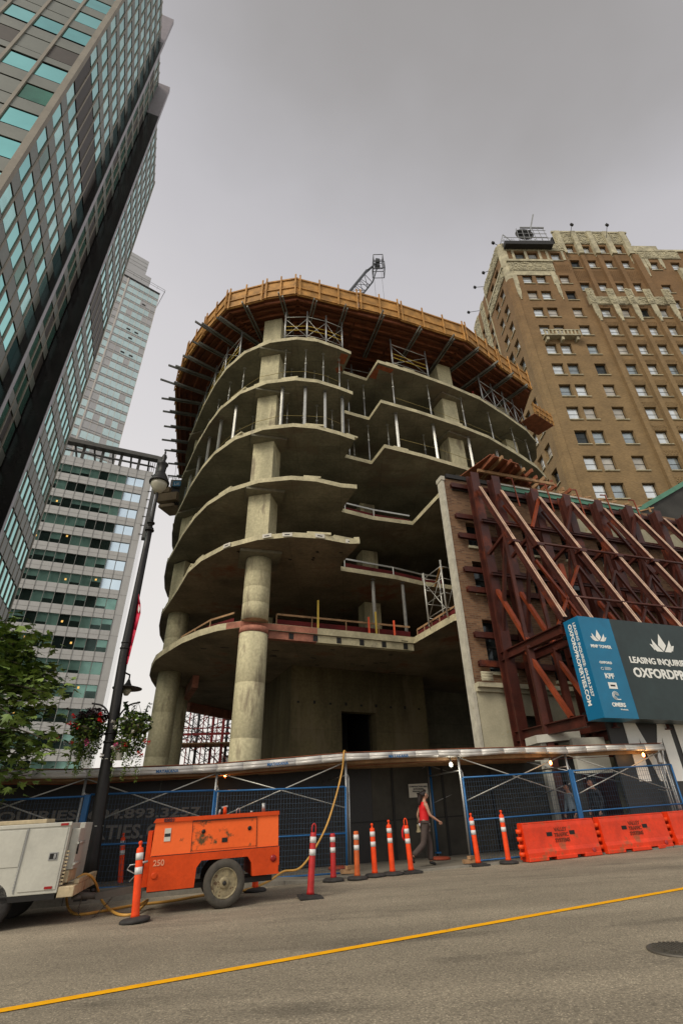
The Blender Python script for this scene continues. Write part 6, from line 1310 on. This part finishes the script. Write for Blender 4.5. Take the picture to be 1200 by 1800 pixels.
# ================================================================== LAMP POST, BANNER, BASKETS
LB = V(-.4395 * 13.2, 13.2, 0); LB.z = gz(LB.x, LB.y) + .12; LX = V(-.430 * 13.2, 13.2, LB.z)
t = thing('lamp_post', 'tall black ornamental lamp post with acorn lantern rising past the hoarding', 'street lamp', LX); base = LX
tilt = V(-.445 * 13.2, 13.2, 0)
def lp_(z): f = (z - LB.z) / (9.6 - LB.z); return V(-.4225 * 13.2 + (-.441 + .4225) * 13.2 * min(1, f * 2.2), 13.2, z)
m = MB(); zz = [LB.z, LB.z + .5, LB.z + .55, LB.z + .9, LB.z + 1.0, 1.5, 1.9, 1.95, 4.3, 4.36, 7.5, 7.55]; rr = [.20, .19, .15, .14, .135, .125, .15, .115, .105, .12, .085, .10]
zs = [LB.z + (7.5 - LB.z) * i / 14 for i in range(15)]; rad = [.20, .155, .145, .14, .135, .13, .125, .12, .115, .11, .105, .10, .095, .09, .085]
m.path([lp_(z) for z in zs], .1, 14, rad=rad); m.build('shaft', lampm, t)
m = MB()
for z, r_ in ((1.62, .16), (1.82, .155), (3.9, .135), (4.05, .13), (7.50, .135), (7.56, .11), (7.75, .115)): m.lathe(lp_(z), [(r_ - .02, -.03), (r_, -.015), (r_, .015), (r_ - .02, .03)], 14)
m.split('collar', lampm, t)
m = MB(); m.path([lp_(7.5), lp_(8.0), lp_(8.6), lp_(8.85)], .05, 10, rad=[.075, .06, .05, .05]); m.build('upper_shaft', lampm, t)
L0 = lp_(8.85); m = MB(); m.lathe(L0, [(.05, 0), (.15, .10), (.24, .26), (.26, .40)], 20); m.build('lantern_bowl', lampglass, t)
m = MB(); m.lathe(L0, [(.31, .38), (.31, .43), (.27, .47), (.24, .60), (.15, .76), (.12, .80), (.135, 1.05), (.17, 1.10), (.17, 1.14), (.08, 1.17), (.06, 1.3), (.085, 1.42), (.06, 1.50), (.02, 1.55), (.035, 1.60), (.004, 1.75)], 20); m.build('lantern_cap', lampm, t)
m = MB(); c = lp_(2.93) - V(-.05, .05, 0) + V(.04, .38, 0); m.lathe(c, [(.36, 0), (.37, .02), (.10, .09), (.06, .16), (.03, .24)], 28); m.path([c + Z * .22, c + Z * .36, lp_(3.32)], .022, 6); m.build('path_light_shade', lampm, t); m = MB(); m.lathe(c, [(.05, -.16), (.10, -.08), (.12, -.005)], 16); m.build('path_light_globe', lampglass, t)
for s in (-1, 1):
    m = MB(); a = lp_(2.02); m.path(spline([a + V(s * .07, 0, 0), a + V(s * .16, -.02, .26), a + V(s * .34, -.04, .44), a + V(s * .60, -.06, .50)], 6), .022, 7); m.build('basket_arm', lampm, t)
m = MB(); a = lp_(-.1); m.path([a + V(.15 * math.cos(k), .15 * math.sin(k), 0) for k in (0, 1, 2, 3, 4, 5, 6.28)], .008, 5); m.path([lp_(1.25) + V(.14 * math.cos(k), .14 * math.sin(k), 0) for k in (0, 1, 2, 3, 4, 5, 6.28)], .010, 5); m.build('steel_strap', whitep, t)
# banner
a, b = lp_(3.95), lp_(5.45); pc = lambda px, py, Y=13.15: at(px, py, Y)
m = MB(); f = [pc(244, 1038), pc(247.5, 1062), pc(247, 1078), pc(240, 1105), pc(233, 1130), pc(228, 1152), pc(224, 1168), pc(222, 1150), pc(228, 1115), pc(234, 1085), pc(238, 1060)]
up_ = [pc(243, 1038), pc(247.5, 1062), pc(247.5, 1078), pc(240, 1108), pc(233, 1135), pc(228, 1155), pc(224.5, 1168)]; lo_ = [at(236, 1042, 13.3), at(235, 1062, 13.3), at(232, 1080, 13.3), at(229, 1105, 13.3), at(225, 1135, 13.3), at(222, 1150, 13.3), at(219, 1168, 13.3)]
for i in range(6): m.face([up_[i], up_[i + 1], lo_[i + 1], lo_[i]], 0, True)
bn = m.build('street_banner', bannerm); tag(bn, 'crimson banner seen edge-on fixed to the lamp post', 'banner'); s_ = bn.modifiers.new('t', 'SOLIDIFY'); s_.thickness = .01
m = MB(); 
m.face([p + V(-.0, -.012, 0) for p in (pc(244.5, 1062), pc(246.8, 1070), pc(244.5, 1078), pc(243.0, 1072))]); m.build('emblem', fl_w, bn)

def leaf_cloud(mb, c, r, n, size, mi, flat=1.0, down=0, rs=random):
    for _ in range(n):
        while True:
            v = V(rs.uniform(-1, 1), rs.uniform(-1, 1), rs.uniform(-1, 1))
            if .25 < v.length < 1: break
        p = c + V(v.x * r[0], v.y * r[1], v.z * r[2]); s = size * rs.uniform(.55, 1.3)
        x = V(rs.uniform(-1, 1), rs.uniform(-1, 1), rs.uniform(-.6, .6)).normalized(); y = x.cross(V(rs.uniform(-.5, .5), rs.uniform(-.5, .5), 1)).normalized()
        mb.face([p - x * s * .5, p - x * s * .1 - y * s * .36, p + x * s * .5, p - x * s * .1 + y * s * .36], rs.choice(mi) if isinstance(mi, list) else mi)
def basket(c, label, kind):
    rs = random.Random(5 if kind else 8); t = thing('hanging_flower_basket', label, 'flower basket', c, 'hanging flower baskets on the lamp post'); m = MB(); m.lathe(c, [(.06, -.28), (.20, -.2), (.26, -.05), (.27, 0)], 16); m.build('basket', bark, t)
    m = MB()
    for k in range(3): a = k * 2.1; m.tube(c + V(.25 * math.cos(a), .25 * math.sin(a), 0), c + Z * .52, .005, 4)
    m.build('hanger', blackm, t)
    m = MB(); leaf_cloud(m, c + Z * -.02, (.44, .40, .32), 1300, .095, [0, 1, 1, 2], rs=rs)
    leaf_cloud(m, c + Z * -.38, (.36, .34, .36), 900, .08, [0, 1, 2], rs=rs)
    for k in range(14):
        a = rs.uniform(0, 6.28); rr = rs.uniform(.1, .36); L_ = rs.uniform(.45, 1.0)
        for i in range(int(L_ / .035)): leaf_cloud(m, c + V(rr * math.cos(a), rr * math.sin(a), -.3 - i * .035), (.05, .05, .03), 4, .055, [0, 2], rs=rs)
    if kind:
        for k in range(10):
            a = rs.uniform(0, 6.28); q = c + V(.2 * math.cos(a), .2 * math.sin(a), .2)
            for i in range(7): leaf_cloud(m, q + Z * (i * .045) + V(.02 * i * math.cos(a), 0, 0), (.05, .05, .03), 4, .07, 1, rs=rs)
    m.build('foliage', [leafm, leafd, leafl], t)
    if not kind: m = MB(); leaf_cloud(m, c + V(.02, 0, .24), (.40, .34, .20), 620, .10, 0, rs=rs); m.build('purple_foliage', leafp, t)
    m = MB()
    fl = ([(-.30, .20, 0), (-.34, .05, 0), (-.24, .02, 0), (-.13, -.04, 0), (.36, .23, 0), (.40, .08, 0), (.34, .12, 0), (-.55, -.28, 0), (-.22, -.38, 0), (.20, -.42, 1), (.12, -.34, 1)] if not kind else [(.45, -.42, 0), (.54, -.46, 0), (.38, -.68, 0), (.40, -.73, 0), (-.02, -.50, 0), (-.50, -.72, 2), (-.42, .02, 2), (.0, .02, 2), (-.12, .08, 2), (.16, -.1, 2), (-.30, -.12, 2), (.14, -.22, 2), (-.28, -.55, 2), (-.2, -.5, 1)])
    for x, z, k in fl: m.mark(); leaf_cloud(m, c + V(x, -.30 + rs.uniform(-.08, .08), z), (.05, .05, .05), 16, .065, k, rs=rs)
    for _ in range(24): m.mark(); leaf_cloud(m, c + V(rs.uniform(-.4, .4), rs.uniform(-.4, -.1), rs.uniform(-.85, -.3)), (.03, .03, .03), 5, .03, 2, rs=rs)
    m.split('flower', [fl_r, fl_p, fl_w], t)
basket(at(158, 1278, 13.1), 'left hanging basket with dark purple leaves and red blooms', 0); basket(at(236, 1272, 13.1), 'right hanging basket with trailing green leaves and white blooms', 1)
c = at(207, 1318, 13.25); t = thing('parking_sign', 'white parking sign with a red ring strapped to the lamp post', 'sign', c); m = MB(); m.box(c + V(0, 0, 0), .30, .02, .46, 0); m.build('plate', whitep, t); m = MB(); cc = c + V(0, -.014, .10)
m.path([cc + V(.09 * math.cos(k * .4), 0, .09 * math.sin(k * .4)) for k in range(17)], .012, 5); m.bar(cc + V(-.06, 0, .06), cc + V(.06, 0, -.06), .02, .006); m.build('red_ring', fl_r, t)

# ================================================================== STREET TREE
def maple(mb, p, s, mi, rs):
    x = V(rs.uniform(-1, 1), rs.uniform(-1, 1), rs.uniform(-.45, .25)).normalized(); nz = V(rs.uniform(-.6, .6), rs.uniform(-.6, .6), 1).normalized(); y = nz.cross(x).normalized()
    pr = [(-.05, 0), (0, -.30), (.16, -.50), (.22, -.22), (.50, -.32), (.44, -.12), (.92, 0), (.44, .12), (.50, .32), (.22, .22), (.16, .50), (0, .30)]
    b = len(mb.v); mb.v.append(tuple(p + x * s * .25)); 
    for a, c in pr: mb.v.append(tuple(p + x * (a * s) + y * (c * s) + nz * (-.12 * s * abs(c) * 2)))
    n = len(pr)
    for i in range(n): mb.f.append((b, b + 1 + i, b + 1 + (i + 1) % n)); mb.m.append(mi); mb.sm.append(False)
rs = random.Random(3); TB = V(-9.3, 12.4, 0); TB.z = gz(TB.x, TB.y) + .1
t = thing('street_tree', 'leafy plane tree entering at the left edge of the picture', 'tree', TB); m = MB(); m.path([TB, TB + V(.05, 0, 1.2), TB + V(.2, 0, 2.4), TB + V(.3, 0, 3.6), TB + V(.1, 0, 5.8)], .1, 12, rad=[.14, .12, .10, .07, .04]); m.build('trunk', bark, t)
m = MB(); lf = MB(); ends = []
for k in range(50):
    h = rs.uniform(2.0, 5.4); a = rs.uniform(-1.5, 1.5) if k < 34 else rs.uniform(0, 6.28); L_ = rs.uniform(1.5, 3.0) * (1 - abs(h - 3.4) / 4.4); p0 = TB + V(.22, 0, h); d = V(math.cos(a), math.sin(a) * .8, rs.uniform(-.15, .45)).normalized(); p1 = p0 + d * L_ * .5; p2 = p1 + (d + V(0, 0, -.22)) * L_ * .5
    m.path(spline([p0, p1, p2], 4), .02, 5, rad=[.03 - .0028 * i for i in range(9)])
    for i in range(6): f = .35 + i * .13; q = p0 + (p1 - p0) * min(1, f * 2) + (p2 - p1) * max(0, f * 2 - 1); ends.append((q, .30 + .2 * rs.random()))
m.build('branch', bark, t)
for q, r_ in ends:
    for _ in range(13): maple(lf, q + V(rs.gauss(0, r_ * .5), rs.gauss(0, r_ * .5), rs.gauss(0, r_ * .42)), rs.uniform(.15, .30), rs.choice([0, 0, 0, 1, 2, 2]), rs)
lf.build('crown', [leafm, leafd, leafl], t)
# ================================================================== PEOPLE
def skin_obj(name, nodes, edges, mtl, parent, root=0, sub=1, T=None):
    """nodes: (x,y,z,rx,ry)"""
    me = bpy.data.meshes.new(name); me.from_pydata([n[:3] for n in nodes], edges, []); o = bpy.data.objects.new(name, me); C.objects.link(o)
    md = o.modifiers.new('skin', 'SKIN'); md.use_smooth_shade = True; sv = me.skin_vertices[0].data
    for i, n in enumerate(nodes): sv[i].radius = (n[3], n[4] if len(n) > 4 else n[3]); sv[i].use_root = (i == root)
    s = o.modifiers.new('sub', 'SUBSURF'); s.levels = sub; s.render_levels = sub
    bpy.context.view_layer.update(); dg = bpy.context.evaluated_depsgraph_get(); new = bpy.data.meshes.new_from_object(o.evaluated_get(dg)); bpy.data.objects.remove(o)
    if T: new.transform(T)
    for p in new.polygons: p.use_smooth = True
    new.materials.clear(); new.materials.append(mtl); r = bpy.data.objects.new(name, new); C.objects.link(r); r.parent = parent; return r
def join_meshes(objs):
    import bmesh
    bm = bmesh.new(); mats = []
    for o in objs:
        base = len(mats); mats += list(o.data.materials); k = len(bm.faces); bm.from_mesh(o.data); bm.faces.ensure_lookup_table()
        for f in bm.faces[k:]: f.material_index = base + f.material_index
    bm.to_mesh(objs[0].data); bm.free(); objs[0].data.materials.clear()
    for m in mats: objs[0].data.materials.append(m)
    for o in objs[1:]: bpy.data.objects.remove(o)
    return objs[0]
def person(loc, face, label, legs, arms, top, low, sleeve=None, scale=1.0, hair='long', bag=False, hem=False):
    t = thing('person', label, 'person', loc, None, face); T = Matrix.Scale(scale, 4)
    (hL, kL, aL, tL), (hR, kR, aR, tR) = legs; (sL, eL, wL), (sR, eR, wR) = arms
    nodes = [(0, 0, .90, .10, .10), (.0, 0, 1.04, .085, .085), (.02, 0, 1.20, .092, .092), (.03, 0, 1.32, .085, .085), (.04, 0, 1.395, .055, .05), (.055, 0, 1.46, .046, .046), (.07, 0, 1.51, .072, .066), (.075, 0, 1.56, .088, .076), (.07, 0, 1.615, .070, .064)]
    edges = [(i, i + 1) for i in range(8)]
    def chain(fr, pts):
        k = fr
        for p in pts: nodes.append(p); edges.append((k, len(nodes) - 1)); k = len(nodes) - 1
        return k
    chain(0, [(*hL, .085), (*kL, .058), (*[(a + b) / 2 for a, b in zip(kL, aL)], .056), (*aL, .036)]); chain(0, [(*hR, .085), (*kR, .058), (*[(a + b) / 2 for a, b in zip(kR, aR)], .056), (*aR, .036)])
    hands = []
    for (s, e, w) in ((sL, eL, wL), (sR, eR, wR)):
        e_, w_ = V(e), V(w); d = (w_ - e_).normalized(); pal = w_ + d * .06; k = chain(3, [(*s, .052), (*[(a + b) / 2 for a, b in zip(s, e)], .043), (*e, .035), (*[(a + b) / 2 for a, b in zip(e, w)], .032), (*w, .022), (*pal, .030, .020)]); hands.append((k, pal, d, w_))
    body = skin_obj('body', nodes, edges, skin, t, 0, 2, T); parts = [body]
    for (k, pal, d, w_) in hands:
        side = d.cross(V(0, 1, 0)).normalized(); inn = V(0, 1, 0) if pal.y < 0 else V(0, -1, 0)
        for i, L_ in enumerate((.062, .070, .066, .052)):
            o = side * (-.024 + .016 * i); r0 = pal + d * .012 + o; r1 = r0 + d * L_ * .5 + inn * .006; r2 = r1 + (d * .6 + inn * .55).normalized() * L_ * .5
            parts.append(skin_obj('finger', [(*(pal - d * .01 + o * .7), .009), (*r0, .0088), (*r1, .0078), (*r2, .0062)], [(0, 1), (1, 2), (2, 3)], skin, t, 0, 1, T))
        th = pal - d * .03 - side * .022; parts.append(skin_obj('thumb', [(*(th + side * .01), .010), (*(th - side * .022 + d * .025), .0095), (*(th - side * .028 + d * .055), .0075)], [(0, 1), (1, 2)], skin, t, 0, 1, T))
    # face details: nose, ears, chin; part of the same body mesh
    hc = V(.075, 0, 1.555)
    m = MB(); m.lathe(hc + V(.082, 0, -.005), [(.004, .025), (.012, .0), (.016, -.018), (.006, -.03)][::-1], 8); m.lathe(hc + V(.062, 0, -.072), [(.012, -.01), (.026, .01), (.012, .03)], 8)
    for s in (-1, 1): m.lathe(hc + V(-.005, s * .076, -.01), [(.006, -.03), (.014, 0), (.008, .03)], 8)
    o = m.build('face', skin, t, local=True); o.data.transform(T); parts.append(o)
    join_meshes(parts)
    m = MB()
    for s in (-1, 1): m.lathe(hc + V(.078, s * .030, .012), [(.004, -.006), (.010, 0), (.004, .006)], 8); m.par(hc + V(.080, s * .030 - .016, .030), V(.006, 0, 0), V(0, .032, 0), Z * .006)
    o = m.build('eyes', hairm, t, local=True); o.data.transform(T); m = MB(); m.par(hc + V(.083, -.018, -.045), V(.006, 0, 0), V(0, .036, 0), Z * .009); o = m.build('lips', mat('lip', (.40, .10, .09), .5), t, local=True); o.data.transform(T)
    # hair
    if hair == 'long': skin_obj('hair', [(.045, 0, 1.60, .090, .088), (.0, 0, 1.62, .080), (-.045, 0, 1.56, .085, .075), (-.075, 0, 1.47, .062), (-.095, .0, 1.38, .045), (-.10, 0, 1.31, .022)], [(i, i + 1) for i in range(5)], hairm, t, 1, 2, T)
    else: skin_obj('hair', [(.05, 0, 1.615, .080, .080), (.01, 0, 1.62, .082), (-.01, 0, 1.56, .074)], [(0, 1), (1, 2)], hairm, t, 1, 2, T)
    # clothes
    shn = [(0, 0, .91 if not hem else .90, .150, .150), (.0, 0, 1.04, .128, .128), (.02, 0, 1.20, .138, .138), (.03, 0, 1.31, .120, .120), (.036, 0, 1.375, .075, .075)]; she = [(0, 1), (1, 2), (2, 3), (3, 4)]
    for s in (sL, sR):
        shn.append((s[0] * .9, s[1] * .88, s[2] + .012, .055)); she.append((3, len(shn) - 1))
    if sleeve:
        for (s, e, w) in ((sL, eL, wL), (sR, eR, wR)):
            shn += [(*s, .062), (*e, .048), (*w, .036)]; n = len(shn); she += [(3, n - 3), (n - 3, n - 2), (n - 2, n - 1)]
    skin_obj('shirt', shn, she, top, t, 1, 2, T)
    if hem: m = MB(); m.lathe((0, 0, 0), [(.09, .845), (.140, .85), (.146, .915), (.09, .92)], 20); o = m.build('white_hem', undw, t, local=True); o.data.transform(Matrix.Diagonal((1, .86, 1, 1))); o.data.transform(T)
    tn = [(0, 0, .87, .122, .122)]; te = []
    for (h, k, a, _t) in legs: tn += [(*h, .098), (*k, .078), (*[(x + y) / 2 for x, y in zip(k, a)], .078), (a[0], a[1], a[2] + .02, .072)]; n = len(tn); te += [(0, n - 4), (n - 4, n - 3), (n - 3, n - 2), (n - 2, n - 1)]
    skin_obj('trousers', tn, te, low, t, 0, 2, T)
    for (h, k, a, toe) in legs: a_, to = V(a), V(toe); skin_obj('shoe', [(*(a_ + V(-.03, 0, -.045) if to.z > a_.z - .03 or abs(to.x - a_.x) < .03 else a_ + (a_ - to).normalized() * .05 - Z * .02), .038), (*((a_ * .35 + to * .65) + Z * .0), .034), (*to, .024)], [(0, 1), (1, 2)], shoem, t, 0, 2, T)
    if bag: skin_obj('shoulder_bag', [(-.12, .09, .90, .06, .05), (-.13, .10, .80, .09, .06), (-.12, .10, .73, .06, .04)], [(0, 1), (1, 2)], bagm, t, 1, 1, T); m = MB(); m.path([(-.17, .02, .92), (-.12, .06, 1.15), (.0, .12, 1.40), (.06, .13, 1.36)], .010, 5); o = m.build('bag_strap', bagm, t, local=True); o.data.transform(T)
    return t
wl = G(752, 1523, .03)
person(wl, R(12), 'walking woman in a red sleeveless top and brown trousers with dark ponytail',
       (((.02, .085, .86), (.13, .085, .48), (.115, .085, .085), (.25, .085, .035)), ((-.02, -.085, .86), (-.10, -.085, .47), (-.40, -.085, .21), (-.38, -.085, .075))),
       (((.02, .165, 1.335), (-.10, .20, 1.09), (-.02, .20, .87)), ((.03, -.165, 1.335), (.10, -.205, 1.09), (.32, -.19, .96))), redcl, trous, hem=True, bag=True, scale=1.0)
std = (((0, .09, .86), (.06, .09, .48), (.04, .09, .09), (.17, .09, .04)), ((0, -.09, .86), (-.05, -.09, .48), (-.12, -.09, .10), (-.0, -.09, .04)))
arm = (((.02, .18, 1.335), (-.04, .22, 1.08), (.08, .2, .86)), ((.02, -.18, 1.335), (.05, -.22, 1.08), (.14, -.2, .88)))
def behind(px, py, Y):
    r = ray(px, py); p = r * (Y / r.y); p.z = gz(p.x, p.y) + .03; return p
person(behind(1006, 1420, 17.3), R(194), 'person in a pale blue shirt walking behind the right fence panels', std, arm, bluecl, darkcl, sleeve=True, hair='short', scale=1.0)
person(behind(1050, 1415, 17.1), R(190), 'person in black clothes walking behind the fence below the giant letters', std, arm, darkcl, darkcl, sleeve=True, hair='short', scale=1.05)
